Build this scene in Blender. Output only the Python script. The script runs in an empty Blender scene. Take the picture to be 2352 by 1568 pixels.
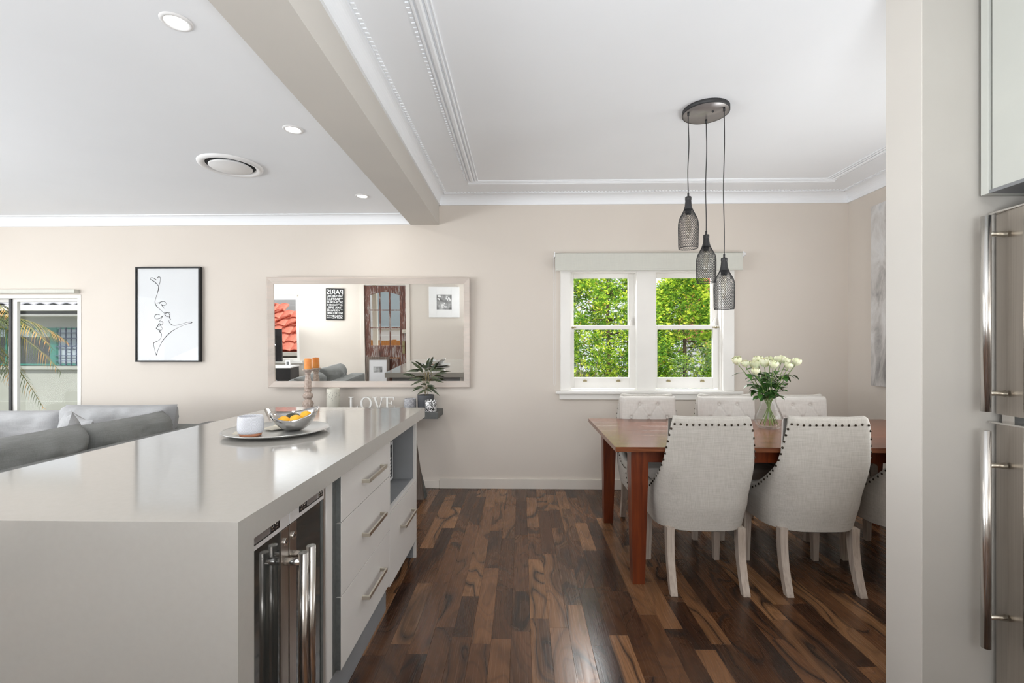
import bpy, bmesh, math, random
from mathutils import Vector, Matrix, noise
random.seed(7)
S = bpy.context.scene
COL = S.collection
PI = math.pi
# ------------------------------------------------------------ camera, world, sun, light
cam = bpy.data.cameras.new('camera'); camo = bpy.data.objects.new('camera', cam); COL.objects.link(camo)
cam.sensor_width = 36; cam.lens = 1071.5/2352*36; cam.shift_y = 15.2/2352
camo.location = (0, 0, 1.296); camo.rotation_euler = (PI/2, 0, .021)
cam.clip_start = .02; cam.clip_end = 200
S.camera = camo
S.view_settings.view_transform = 'Standard'; S.view_settings.look = 'None'
S.view_settings.gamma = 1; S.view_settings.use_curve_mapping = False
S.view_settings.exposure = 0.12
W = bpy.data.worlds.new('world'); S.world = W; W.use_nodes = True
W.node_tree.nodes['Background'].inputs[0].default_value = (.90, .95, 1, 1)
W.node_tree.nodes['Background'].inputs[1].default_value = 1.25
S.cycles.max_bounces = 12; S.cycles.diffuse_bounces = 6; S.cycles.glossy_bounces = 6
S.cycles.transparent_max_bounces = 16; S.cycles.sample_clamp_indirect = 6
S.cycles.use_denoising = True
def light(name, kind, loc, rot, energy, color=(1, 1, 1), **k):
    l = bpy.data.lights.new(name, kind); l.energy = energy; l.color = color
    for a, b in k.items(): setattr(l, a, b)
    o = bpy.data.objects.new(name, l); COL.objects.link(o); o.location = loc; o.rotation_euler = rot
    return o
light('sun', 'SUN', (0, -5, 8), (math.radians(38), 0, math.radians(24)), 4.6, (1, .95, .86), angle=.02)
# daylight entering by the glazed openings that lie outside the frame
light('daylight_left_glazing', 'AREA', (-7.12, .7, 1.25), (0, -PI/2, 0), 125, (.94, .97, 1), shape='RECTANGLE', size=2.1, size_y=3.0)
light('daylight_kitchen_window', 'AREA', (.3, -1.36, 1.55), (PI/2, 0, 0), 14, (.97, .98, 1), shape='RECTANGLE', size=1.2, size_y=1.0)
light('daylight_dining_window', 'AREA', (1.13, 4.80, 2.36), (math.radians(-76), 0, 0), 135, (1, 1, 1), shape='RECTANGLE', size=1.5, size_y=.6)
# added fill out of view: soft area lights aimed up to brighten the ceilings
light('added_side_fill', 'AREA', (3.16, 2.48, 1.45), (0, PI/2, 0), 8, (.98, .99, 1), shape='RECTANGLE', size=1.1, size_y=.95)  # made-up lamp at an invented window, added to light the table area
light('bounce_kitchen', 'AREA', (.25, -.55, 1.25), (math.radians(180-26), 0, math.radians(16)), 60, (.93, .965, 1), shape='RECTANGLE', size=1.1, size_y=.9)
light('bounce_dining', 'AREA', (2.45, 2.12, 1.12), (math.radians(180-26), math.radians(-30), 0), 14, (.93, .965, 1), shape='RECTANGLE', size=.8, size_y=.6)
light('bounce_living', 'AREA', (-5.2, .1, 1.1), (math.radians(180-22), math.radians(22), 0), 130, (.93, .965, 1), shape='RECTANGLE', size=1.4, size_y=1.4)
# ------------------------------------------------------------ materials
def M(name, col, rough=.5, metal=0, spec=.5, build=None, **k):
    m = bpy.data.materials.new(name); m.use_nodes = True
    nt = m.node_tree; b = nt.nodes['Principled BSDF']
    b.inputs['Base Color'].default_value = (*col, 1); b.inputs['Roughness'].default_value = rough
    b.inputs['Metallic'].default_value = metal; b.inputs['Specular IOR Level'].default_value = spec
    for a, v in k.items(): b.inputs[a.replace('_', ' ')].default_value = v
    if build: build(nt, b)
    return m
def nd(nt, t, **k):
    n = nt.nodes.new(t)
    for a, v in k.items():
        if a.startswith('i_'): n.inputs[int(a[2:])].default_value = v
        else: setattr(n, a, v)
    return n
def coord(nt, scale=(1, 1, 1), out='Object', rnd=False):
    tc = nd(nt, 'ShaderNodeTexCoord'); mp = nd(nt, 'ShaderNodeMapping')
    mp.inputs['Scale'].default_value = scale
    src = tc.outputs[out]
    if rnd:
        at = nd(nt, 'ShaderNodeAttribute', attribute_name='rnd')
        ml = nd(nt, 'ShaderNodeVectorMath', operation='MULTIPLY_ADD'); ml.inputs[1].default_value = (0, 0, 0)
        cx = nd(nt, 'ShaderNodeCombineXYZ')
        for i, f in enumerate((17.3, 41.7, 9.1)):
            q = nd(nt, 'ShaderNodeMath', operation='MULTIPLY'); q.inputs[1].default_value = f
            nt.links.new(at.outputs['Fac'], q.inputs[0]); nt.links.new(q.outputs[0], cx.inputs[i])
        ad = nd(nt, 'ShaderNodeVectorMath', operation='ADD')
        nt.links.new(src, ad.inputs[0]); nt.links.new(cx.outputs[0], ad.inputs[1]); src = ad.outputs[0]
    nt.links.new(src, mp.inputs[0]); return mp.outputs[0]
def noise_n(nt, vec, sc, det=3, rough=.5, dist=0):
    n = nd(nt, 'ShaderNodeTexNoise'); n.inputs['Scale'].default_value = sc; n.inputs['Detail'].default_value = det
    n.inputs['Roughness'].default_value = rough; n.inputs['Distortion'].default_value = dist
    nt.links.new(vec, n.inputs['Vector']); return n.outputs['Fac']
def ramp(nt, fac, stops):
    r = nd(nt, 'ShaderNodeValToRGB'); e = r.color_ramp.elements
    while len(e) < len(stops): e.new(.5)
    for q, (p, c) in zip(e, stops): q.position = p; q.color = (*c, 1) if len(c) == 3 else c
    nt.links.new(fac, r.inputs[0]); return r.outputs[0]
def mixc(nt, fac, a, b, mode='MIX'):
    m = nd(nt, 'ShaderNodeMix', data_type='RGBA', blend_type=mode)
    for s, v in ((0, fac), (6, a), (7, b)):
        if hasattr(v, 'node'): nt.links.new(v, m.inputs[s])
        else: m.inputs[s].default_value = v if s == 0 else (*v, 1)
    return m.outputs[2]
def math_n(nt, op, a, b=None):
    m = nd(nt, 'ShaderNodeMath', operation=op)
    for i, v in enumerate((a, b)):
        if v is None: continue
        if hasattr(v, 'node'): nt.links.new(v, m.inputs[i])
        else: m.inputs[i].default_value = v
    return m.outputs[0]
def bump(nt, b, h, strength=.2, dist=.002):
    bp = nd(nt, 'ShaderNodeBump'); bp.inputs['Strength'].default_value = strength; bp.inputs['Distance'].default_value = dist
    nt.links.new(h, bp.inputs['Height']); nt.links.new(bp.outputs[0], b.inputs['Normal'])
def setc(nt, b, c): nt.links.new(c, b.inputs['Base Color'])

def mottled(c1, c2, sc=3, bs=0, bsc=200, stretch=(1, 1, 1)):
    def f(nt, b):
        v = coord(nt, stretch); n = noise_n(nt, v, sc, 4)
        setc(nt, b, ramp(nt, n, [(.3, c1), (.7, c2)]))
        if bs: bump(nt, b, noise_n(nt, v, bsc, 2), bs, .001)
    return f
def floor_b(nt, b):
    v = coord(nt, (1, .30, 1), rnd=True)
    wob = nd(nt, 'ShaderNodeTexNoise'); wob.inputs['Scale'].default_value = 5; wob.inputs['Detail'].default_value = 2; nt.links.new(v, wob.inputs['Vector'])
    wv = nd(nt, 'ShaderNodeVectorMath', operation='SCALE'); wv.inputs['Scale'].default_value = .16; nt.links.new(wob.outputs['Color'], wv.inputs[0])
    w2_ = nd(nt, 'ShaderNodeVectorMath', operation='ADD'); nt.links.new(v, w2_.inputs[0]); nt.links.new(wv.outputs[0], w2_.inputs[1]); v = w2_.outputs[0]
    at = nd(nt, 'ShaderNodeAttribute', attribute_name='rnd')
    tone = ramp(nt, at.outputs['Fac'], [(0, (.058, .024, .011)), (.3, (.092, .040, .018)), (.65, (.138, .061, .027)), (1, (.27, .135, .062))])
    big = noise_n(nt, v, 2.7, 1.8, .45, .45)
    col = mixc(nt, ramp(nt, big, [(.34, (.85, .85, .85)), (.50, (0, 0, 0))]), tone, (.034, .017, .011))
    lines = math_n(nt, 'PINGPONG', math_n(nt, 'MULTIPLY', big, 12.0), .5)
    lm = ramp(nt, lines, [(0, (1, 1, 1)), (.08, (.6, .6, .6)), (.24, (0, 0, 0))])
    mask = ramp(nt, noise_n(nt, v, 2.3, 2), [(.38, (.05, .05, .05)), (.55, (1, 1, 1))])
    fl_ = math_n(nt, 'PINGPONG', math_n(nt, 'MULTIPLY', big, 46.0), .5)
    col = mixc(nt, .55, col, ramp(nt, fl_, [(0, (.45, .42, .40)), (.22, (1, 1, 1))]), 'MULTIPLY')
    lmm = math_n(nt, 'MULTIPLY', math_n(nt, 'MULTIPLY', lm, mask), .92)
    col = mixc(nt, lmm, col, (.018, .012, .010))
    g = noise_n(nt, coord(nt, (230, 3.0, 1), rnd=True), 1, 3)
    col = mixc(nt, .16, col, ramp(nt, g, [(.3, (.25, .22, .2)), (.7, (1, 1, 1))]), 'MULTIPLY')
    setc(nt, b, col); bump(nt, b, g, .05, .001)
    rr = ramp(nt, g, [(.3, (.20,) * 3), (.7, (.31,) * 3)]); nt.links.new(rr, b.inputs['Roughness'])
def wood_b(c1, c2, c3, axis=(2, 40, 40), bs=.1):
    def f(nt, b):
        v = coord(nt, axis); n = noise_n(nt, v, 1, 5, .6, .6)
        big = noise_n(nt, coord(nt, (1, 2, 2)), 1.5, 2)
        c = ramp(nt, n, [(.3, c1), (.5, c2), (.72, c3)])
        c = mixc(nt, .35, c, ramp(nt, big, [(.3, (.45, .45, .45)), (.7, (1, 1, 1))]), 'MULTIPLY')
        setc(nt, b, c); bump(nt, b, n, bs, .001)
    return f
def linen_b(base, dark):
    def f(nt, b):
        a = noise_n(nt, coord(nt, (260, 260, 9)), 1, 3, .6); c = noise_n(nt, coord(nt, (14, 14, 300)), 1, 3, .6)
        w = math_n(nt, 'MULTIPLY', math_n(nt, 'ADD', a, c), .5)
        setc(nt, b, ramp(nt, w, [(.38, dark), (.62, base)])); bump(nt, b, w, .25, .001)
    return f
def glass_m(name, tint=(1, 1, 1), ior=1.45, mn=.0):
    m = bpy.data.materials.new(name); m.use_nodes = True; nt = m.node_tree; nt.nodes.clear()
    o = nd(nt, 'ShaderNodeOutputMaterial'); t = nd(nt, 'ShaderNodeBsdfTransparent'); g = nd(nt, 'ShaderNodeBsdfGlossy')
    t.inputs[0].default_value = (*tint, 1); g.inputs['Roughness'].default_value = .01
    fr = nd(nt, 'ShaderNodeFresnel'); fr.inputs[0].default_value = ior
    ad = math_n(nt, 'MINIMUM', math_n(nt, 'MULTIPLY', fr.outputs[0], .9), .32)
    if mn: ad = math_n(nt, 'ADD', ad, mn)
    mx = nd(nt, 'ShaderNodeMixShader'); nt.links.new(ad, mx.inputs[0]); nt.links.new(t.outputs[0], mx.inputs[1]); nt.links.new(g.outputs[0], mx.inputs[2])
    nt.links.new(mx.outputs[0], o.inputs[0]); return m
def emit(name, col, s):
    return M(name, (0, 0, 0), .5, Emission_Color=(*col, 1), Emission_Strength=s)

m_wall = M('wall_paint', (.60, .545, .48), .75, build=mottled((.635, .58, .52), (.66, .605, .545), 1.2, .05, 260))
m_ceil = M('ceiling_paint', (.82, .845, .87), .8, build=mottled((.845, .865, .89), (.865, .885, .91), 2))
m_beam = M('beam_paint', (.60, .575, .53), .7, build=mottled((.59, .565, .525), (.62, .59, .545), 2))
m_part = M('greige_partition', (.44, .42, .385), .7, build=mottled((.43, .41, .375), (.46, .44, .405), 2))  # darker tone than the skin on the wall's end
m_trim = M('white_gloss_trim', (.78, .765, .73), .35, build=mottled((.77, .755, .72), (.81, .795, .76), 4))
m_base = M('skirting_paint', (.68, .63, .57), .5, build=mottled((.67, .62, .56), (.70, .65, .59), 3))
m_blind = M('blind_fabric', (.68, .68, .62), .8, build=linen_b((.60, .60, .545), (.56, .56, .51)))
m_floor = M('walnut_planks', (.15, .08, .05), .35, spec=.34, build=floor_b)
m_stone = M('grey_engineered_stone', (.46, .43, .39), .09, spec=.62, build=mottled((.355, .34, .315), (.365, .35, .325), 60))
m_cab = M('grey_cabinet_paint', (.60, .58, .55), .4, build=mottled((.585, .565, .54), (.61, .59, .565), 5))
m_dkgrey = M('dark_grey_board', (.095, .10, .10), .6, build=mottled((.08, .085, .08), (.11, .115, .11), 60))
m_niche = M('grey_melamine', (.20, .205, .215), .5, build=mottled((.19, .195, .20), (.215, .22, .23), 8))
def brushed(c1, c2, ax=(300, 300, 2)):
    def f(nt, b):
        n = noise_n(nt, coord(nt, ax), 1, 2); setc(nt, b, ramp(nt, n, [(.3, c1), (.7, c2)])); bump(nt, b, n, .04, .0005)
    return f
m_steel = M('brushed_steel', (.50, .46, .42), .3, 1, build=brushed((.47, .43, .39), (.54, .50, .455)))
m_chrome = M('polished_steel', (.75, .73, .70), .22, 1, build=brushed((.72, .70, .68), (.78, .76, .73)))
m_tubest = M('tube_steel', (.48, .45, .42), .2, 1, build=brushed((.45, .42, .39), (.52, .49, .455)))
m_bowl = M('polished_bowl_metal', (.62, .61, .60), .12, 1, build=mottled((.58, .57, .56), (.66, .65, .64), 12, .08, 25))
m_band = M('pale_brushed_band', (.72, .71, .70), .35, .25, build=mottled((.70, .69, .68), (.76, .75, .74), 12))
m_nickel = M('satin_nickel', (.62, .58, .50), .3, 1, build=mottled((.60, .56, .48), (.65, .61, .53), 20))
m_blkglass = M('black_door_glass', (.03, .032, .03), .06, spec=.8, build=mottled((.028, .03, .028), (.034, .036, .034), 2))
m_black = M('black_metal', (.022, .022, .024), .5, build=mottled((.018, .018, .02), (.03, .03, .032), 150, .3, 300))
m_blkplas = M('black_plastic', (.012, .012, .013), .3, build=mottled((.01, .01, .011), (.015, .015, .016), 30))
m_dark = M('dark_recess', (.02, .022, .024), .8, build=mottled((.018, .02, .022), (.024, .026, .028), 10))
m_canopy = M('canopy_plate', (.34, .32, .31), .35, .6, build=mottled((.32, .30, .295), (.36, .34, .33), 12))
m_white = M('white_plastic', (.80, .80, .80), .3, build=mottled((.79, .79, .79), (.82, .82, .82), 8))
m_linen = M('pale_linen', (.45, .42, .385), .9, build=linen_b((.53, .505, .465), (.425, .40, .36)))
m_linen2 = M('pale_linen_cushion', (.62, .59, .55), .9, build=linen_b((.62, .595, .56), (.54, .515, .48)))
m_sofa = M('grey_linen_upholstery', (.22, .225, .22), .95, build=linen_b((.235, .24, .235), (.185, .19, .183)))
m_sofa2 = M('light_grey_linen', (.36, .365, .38), .95, build=linen_b((.40, .40, .41), (.34, .345, .35)))
m_cream = M('cream_cushion_cotton', (.60, .57, .53), .95, build=linen_b((.64, .61, .57), (.56, .53, .49)))
m_cleg = M('limed_oak', (.36, .30, .25), .7, build=wood_b((.36, .29, .235), (.50, .42, .355), (.60, .53, .46), (60, 60, 4), .3))
m_nail = M('dark_bronze_nail', (.05, .04, .03), .3, 1, build=mottled((.04, .032, .025), (.07, .055, .04), 100))
m_table = M('red_brown_table_top', (.20, .07, .03), .22, spec=.6, build=wood_b((.10, .030, .012), (.19, .058, .022), (.29, .10, .040), (2.5, 45, 45), .12))
m_tleg = M('red_brown_table_leg', (.20, .07, .03), .3, build=wood_b((.075, .014, .004), (.135, .025, .006), (.20, .042, .010), (45, 45, 3), .08))
m_glass = glass_m('window_glass', (.985, .99, .99), 1.12)
m_vase = glass_m('vase_glass', (.99, .994, .992), 1.13, .008)
m_water = glass_m('vase_water', (.99, .995, .99), 1.06)
m_bulb = glass_m('bulb_glass', (.95, .93, .88), 1.5, .06)
m_mirror = M('mirror_silver', (.93, .93, .91), .0, 1, build=lambda nt, b: setc(nt, b, ramp(nt, noise_n(nt, coord(nt), 1, 1), [(0, (.92, .925, .905)), (1, (.935, .94, .92))])))
m_mframe = M('limewashed_frame', (.55, .47, .41), .5, build=wood_b((.58, .52, .46), (.64, .565, .505), (.67, .57, .50), (3, 30, 30), .08))
m_frame = M('matt_black_frame', (.012, .012, .013), .65, build=mottled((.010, .010, .011), (.015, .015, .016), 30))
m_paper = M('art_paper', (.62, .62, .63), .35, build=mottled((.61, .61, .625), (.64, .64, .65), 3))
m_ink = M('black_ink', (.03, .03, .03), .6, build=mottled((.025, .025, .025), (.05, .05, .05), 60))
m_petal = M('cream_white_petal', (.80, .80, .56), .6, build=mottled((.74, .77, .47), (.84, .82, .62), 30), Subsurface_Weight=.15)
m_leaf = M('rose_leaf', (.03, .09, .02), .4, build=mottled((.015, .05, .012), (.07, .19, .035), 18))
m_stem = M('rose_stem', (.12, .20, .04), .5, build=mottled((.09, .16, .03), (.2, .28, .07), 30))
m_pleaf = M('dark_pot_plant_leaf', (.03, .05, .02), .45, build=mottled((.012, .022, .010), (.075, .095, .04), 35))
m_pstem = M('pot_plant_stem', (.18, .13, .05), .6, build=mottled((.14, .10, .04), (.22, .18, .07), 40))
m_char = M('charcoal_pot', (.065, .067, .075), .55, build=mottled((.06, .062, .07), (.075, .077, .085), 20))
m_soil = M('soil', (.03, .02, .015), .9, build=mottled((.02, .014, .01), (.05, .035, .025), 90))
def speckle(c1, c2, sc, edge=.5, w=.02):
    def f(nt, b):
        n = noise_n(nt, coord(nt), sc, 1, .4, 1.2); setc(nt, b, ramp(nt, n, [(edge-w, c1), (edge+w, c2)]))
    return f
m_terr = M('black_white_speckle_ceramic', (.5, .5, .5), .3, build=speckle((.02, .02, .02), (.8, .8, .8), 70, .49))
m_gpot = M('grey_embossed_ceramic', (.42, .42, .44), .5, build=speckle((.30, .30, .32), (.50, .50, .52), 60, .5, .1))
def tile_cup(nt, b):
    tc = nd(nt, 'ShaderNodeTexCoord'); sp = nd(nt, 'ShaderNodeSeparateXYZ'); nt.links.new(tc.outputs['Object'], sp.inputs[0])
    ang = math_n(nt, 'MULTIPLY', math_n(nt, 'ARCTAN2', sp.outputs[1], sp.outputs[0]), 12/(2*PI)); zz = math_n(nt, 'MULTIPLY', sp.outputs[2], 36)
    u = math_n(nt, 'PINGPONG', math_n(nt, 'ADD', ang, 40), .5); v = math_n(nt, 'PINGPONG', math_n(nt, 'ADD', zz, 40), .5)
    d = math_n(nt, 'ADD', u, v); r = math_n(nt, 'PINGPONG', math_n(nt, 'MULTIPLY', d, 5), .5)
    setc(nt, b, ramp(nt, r, [(.08, (.36, .37, .39)), (.22, (.66, .67, .72))])); bump(nt, b, r, .3, .002)
m_cup = M('embossed_white_ceramic', (.66, .67, .72), .5, build=tile_cup)
m_terra = M('terracotta', (.40, .17, .09), .8, build=mottled((.36, .15, .08), (.46, .20, .11), 40))
m_tray = M('hammered_grey_tray', (.50, .50, .48), .35, .7, build=mottled((.47, .47, .455), (.54, .54, .52), 10, .35, 120))
m_coast = M('cream_coaster', (.60, .56, .47), .6, build=mottled((.57, .53, .44), (.64, .60, .52), 20))
m_orange = M('orange_peel', (.85, .40, .02), .4, build=mottled((.85, .40, .015), (.90, .50, .03), 9, .3, 220))
m_avo = M('dark_green_skin', (.03, .035, .015), .5, build=mottled((.02, .025, .01), (.05, .05, .02), 50, .4, 120))
m_candle = M('orange_wax', (.85, .30, .06), .45, build=mottled((.82, .27, .05), (.88, .36, .09), 20), Subsurface_Weight=.2)
m_holder = M('carved_whitewashed_wood', (.50, .40, .34), .8, build=mottled((.36, .27, .22), (.62, .52, .46), 70, .8, 70))
m_lant = M('cream_ceramic', (.62, .60, .52), .5, build=mottled((.60, .58, .50), (.66, .64, .56), 12))
m_letter = M('white_painted_letter', (.80, .79, .76), .4, build=mottled((.78, .77, .74), (.83, .82, .79), 9))
m_shelf = M('dark_grey_shelf', (.085, .09, .088), .5, build=mottled((.075, .08, .078), (.10, .105, .10), 30))
m_olddoor = M('weathered_red_brown_door', (.15, .05, .03), .6, build=None)
def old_b(nt, b):
    n = noise_n(nt, coord(nt, (22, 22, 3.5)), 1, 5, .7, .8); n2 = noise_n(nt, coord(nt, (4, 4, 3)), 1.5, 3)
    c = ramp(nt, n, [(.35, (.05, .028, .022)), (.47, (.14, .045, .028)), (.53, (.16, .085, .065)), (.58, (.36, .33, .31)), (.66, (.12, .05, .035))])
    setc(nt, b, mixc(nt, .4, c, ramp(nt, n2, [(.3, (.5, .5, .5)), (.7, (1, 1, 1))]), 'MULTIPLY')); bump(nt, b, n, .4, .002)
old_b(m_olddoor.node_tree, m_olddoor.node_tree.nodes['Principled BSDF'])
m_brass = M('aged_brass', (.30, .26, .14), .4, .9, build=mottled((.26, .22, .12), (.36, .31, .18), 40))
def art_b(nt, b):
    n = noise_n(nt, coord(nt, (1, 2.2, .8)), 2.0, 6, .62, 1.6)
    setc(nt, b, ramp(nt, n, [(.3, (.16, .15, .15)), (.42, (.40, .385, .37)), (.5, (.55, .53, .51)), (.62, (.66, .65, .64)), (.75, (.50, .51, .52))])); bump(nt, b, n, .4, .004)
m_abst = M('grey_abstract_canvas', (.5, .5, .5), .6, build=art_b)
m_fol = M('conifer_foliage', (.15, .28, .03), .6)
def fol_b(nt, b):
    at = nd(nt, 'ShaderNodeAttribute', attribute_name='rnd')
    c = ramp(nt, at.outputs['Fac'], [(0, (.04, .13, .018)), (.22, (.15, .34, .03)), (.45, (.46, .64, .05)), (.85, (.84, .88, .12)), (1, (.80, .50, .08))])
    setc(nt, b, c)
    tr = nd(nt, 'ShaderNodeBsdfTranslucent'); nt.links.new(c, tr.inputs[0]); mx = nd(nt, 'ShaderNodeMixShader'); mx.inputs[0].default_value = .3
    nt.links.new(b.outputs[0], mx.inputs[1]); nt.links.new(tr.outputs[0], mx.inputs[2]); nt.links.new(mx.outputs[0], nt.nodes['Material Output'].inputs[0])
fol_b(m_fol.node_tree, m_fol.node_tree.nodes['Principled BSDF'])
m_palm = M('palm_leaf', (.3, .2, .04), .5)
def palm_b(nt, b):
    at = nd(nt, 'ShaderNodeAttribute', attribute_name='rnd')
    setc(nt, b, ramp(nt, at.outputs['Fac'], [(0, (.04, .08, .015)), (.5, (.12, .15, .03)), (.75, (.42, .25, .05)), (1, (.72, .33, .06))]))
palm_b(m_palm.node_tree, m_palm.node_tree.nodes['Principled BSDF'])
m_bark = M('bark', (.10, .07, .05), .9, build=mottled((.06, .045, .03), (.14, .10, .07), 20))
m_ground = M('ground', (.22, .20, .16), .9, build=mottled((.16, .18, .10), (.28, .25, .20), 2))
m_render = M('pale_render', (.52, .54, .50), .8, build=mottled((.31, .325, .30), (.35, .365, .34), 2))
m_greyw = M('blue_grey_wall', (.30, .32, .36), .8, build=mottled((.28, .30, .34), (.33, .35, .39), 2))
m_slate = M('grey_roof_tile', (.30, .30, .34), .7, build=mottled((.26, .26, .30), (.42, .42, .46), 8))
m_teal = M('teal_window_paint', (.03, .18, .15), .5, build=mottled((.025, .16, .13), (.04, .21, .17), 20))
m_grille = M('blue_black_grille', (.05, .07, .13), .5, build=mottled((.04, .06, .11), (.07, .09, .16), 20))
m_rtile = M('red_clay_tile', (.62, .13, .08), .7, build=mottled((.55, .10, .06), (.75, .22, .14), 6))
m_fence = M('orange_timber', (.55, .22, .06), .7, build=wood_b((.38, .14, .04), (.55, .22, .06), (.68, .32, .10), (25, 25, 3), .1))
m_dkglass = M('dark_window_glass', (.03, .035, .035), .08, build=mottled((.02, .025, .025), (.05, .055, .05), 2))
m_pglass = M('pale_blue_pane', (.40, .48, .53), .15, build=mottled((.38, .46, .51), (.44, .52, .57), 1))
m_tv = M('screen_black', (.008, .008, .010), .12, build=mottled((.007, .007, .009), (.010, .010, .012), 3))
m_pouf = M('black_white_letter_print', (.7, .7, .68), .8, build=speckle((.03, .03, .03), (.74, .72, .68), 16, .44, .015))
m_photo = M('black_white_photo', (.4, .4, .4), .4, build=mottled((.08, .08, .08), (.55, .55, .55), 9))
m_dot = emit('downlight_glow', (1, .98, .95), 6)
m_plank1 = M('weathered_plank', (.12, .09, .07), .8, build=wood_b((.07, .055, .045), (.14, .105, .085), (.22, .18, .15), (30, 30, 3), .4))

# ------------------------------------------------------------ mesh helpers
class MB:
    def __init__(s): s.v = []; s.f = []; s.sm = []; s.r = []; s.cr = 0.
    def add(s, vs, fs, smooth=False):
        o = len(s.v); s.v += [tuple(v) for v in vs]; s.f += [tuple(i+o for i in f) for f in fs]; s.sm += [smooth]*len(fs); s.r += [s.cr]*len(vs); return s
    def box(s, x0, x1, y0, y1, z0, z1, b=0):
        s.k = getattr(s, 'k', -1)+1; e = (s.k % 9)*4e-5; x0 -= e; x1 += e; y0 -= e; y1 += e; z0 -= e; z1 += e   # keeps joined pieces from sharing a plane
        if b:
            bm = bmesh.new(); bmesh.ops.create_cube(bm, size=1)
            bmesh.ops.scale(bm, vec=(x1-x0, y1-y0, z1-z0), verts=bm.verts)
            bmesh.ops.translate(bm, vec=((x0+x1)/2, (y0+y1)/2, (z0+z1)/2), verts=bm.verts)
            bmesh.ops.bevel(bm, geom=bm.edges[:], offset=b, segments=2, affect='EDGES', profile=.6)
            s.frombm(bm); return s
        vs = [(x, y, z) for z in (z0, z1) for y in (y0, y1) for x in (x0, x1)]
        return s.add(vs, [(0, 2, 3, 1), (4, 5, 7, 6), (0, 1, 5, 4), (2, 6, 7, 3), (0, 4, 6, 2), (1, 3, 7, 5)])
    def frombm(s, bm, smooth=False, mat=None):
        bm.verts.index_update(); vs = [(mat @ v.co if mat else v.co)[:] for v in bm.verts]
        s.add(vs, [[v.index for v in f.verts] for f in bm.faces], smooth); bm.free()
    def lathe(s, prof, c=(0, 0, 0), n=32, smooth=True, fn=None):
        vs = []; fs = []; m = len(prof)
        for i in range(n):
            a = 2*PI*i/n
            for r, z in prof:
                if fn: r2, z2 = fn(a, r, z)
                else: r2, z2 = r, z
                vs.append((c[0]+r2*math.cos(a), c[1]+r2*math.sin(a), c[2]+z2))
        for i in range(n):
            j = (i+1) % n
            for k in range(m-1): fs.append((i*m+k, j*m+k, j*m+k+1, i*m+k+1))
        return s.add(vs, fs, smooth)
    def cyl(s, c, r, h, n=24, r2=None, smooth=True):
        r2 = r if r2 is None else r2
        s.lathe([(r, 0), (r2, h)], c, n, smooth)
        o = len(s.v)-2*n
        s.f.append(tuple(o+2*i for i in range(n))[::-1]); s.f.append(tuple(o+2*i+1 for i in range(n))); s.sm += [False, False]; return s
    def tube(s, pts, r, n=6, smooth=True, cap=True):
        pts = [Vector(p) for p in pts]; vs = []; fs = []; up = Vector((0, 0, 1)); L = len(pts); prev = None
        for i, p in enumerate(pts):
            d = (pts[min(i+1, L-1)]-pts[max(i-1, 0)]).normalized()
            if prev is None: a = d.orthogonal().normalized()
            else: a = (prev-d*prev.dot(d)); a = a.normalized() if a.length > 1e-6 else d.orthogonal().normalized()
            prev = a; b = d.cross(a); rr = r[i] if isinstance(r, (list, tuple)) else r
            for k in range(n):
                t = 2*PI*k/n; vs.append(p+(a*math.cos(t)+b*math.sin(t))*rr)
        for i in range(L-1):
            for k in range(n): fs.append((i*n+k, i*n+(k+1) % n, (i+1)*n+(k+1) % n, (i+1)*n+k))
        s.add(vs, fs, smooth)
        if cap: o = len(s.v)-L*n; s.f.append(tuple(o+k for k in range(n))[::-1]); s.f.append(tuple(o+(L-1)*n+k for k in range(n))); s.sm += [False, False]
        return s
    def sweep(s, pts, sizes, smooth=False):          # square section, horizontal rings
        vs = []; fs = []
        for (x, y, z), (a, b) in zip(pts, sizes): vs += [(x-a/2, y-b/2, z), (x+a/2, y-b/2, z), (x+a/2, y+b/2, z), (x-a/2, y+b/2, z)]
        L = len(pts)
        for i in range(L-1):
            for k in range(4): fs.append((i*4+k, i*4+(k+1) % 4, (i+1)*4+(k+1) % 4, (i+1)*4+k))
        fs.append((3, 2, 1, 0)); fs.append(tuple((L-1)*4+k for k in range(4)))
        return s.add(vs, fs, smooth)
    def prism(s, poly, axis, a0, a1, smooth=False):   # polygon in the two other axes
        s.k = getattr(s, 'k', -1)+1; e = (s.k % 9)*6e-5; a0 -= e; a1 += e
        def P(u, v, w): return {'x': (w, u, v), 'y': (u, w, v), 'z': (u, v, w)}[axis]
        n = len(poly); vs = [P(u, v, a0) for u, v in poly]+[P(u, v, a1) for u, v in poly]
        fs = [(i, (i+1) % n, n+(i+1) % n, n+i) for i in range(n)]+[tuple(range(n))[::-1], tuple(range(n, 2*n))]
        return s.add(vs, fs, smooth)
    def sphere(s, c, r, sc=(1, 1, 1), n=16, m=10):
        vs = [(c[0], c[1], c[2]-r*sc[2])]; fs = []
        for j in range(1, m):
            t = PI*j/m-PI/2
            for i in range(n): a = 2*PI*i/n; vs.append((c[0]+r*sc[0]*math.cos(t)*math.cos(a), c[1]+r*sc[1]*math.cos(t)*math.sin(a), c[2]+r*sc[2]*math.sin(t)))
        vs.append((c[0], c[1], c[2]+r*sc[2])); T = len(vs)-1
        for i in range(n): fs.append((0, 1+(i+1) % n, 1+i)); fs.append((T, T-n+i, T-n+(i+1) % n))
        for j in range(m-2):
            for i in range(n): fs.append((1+j*n+i, 1+j*n+(i+1) % n, 1+(j+1)*n+(i+1) % n, 1+(j+1)*n+i))
        return s.add(vs, fs, True)
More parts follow.
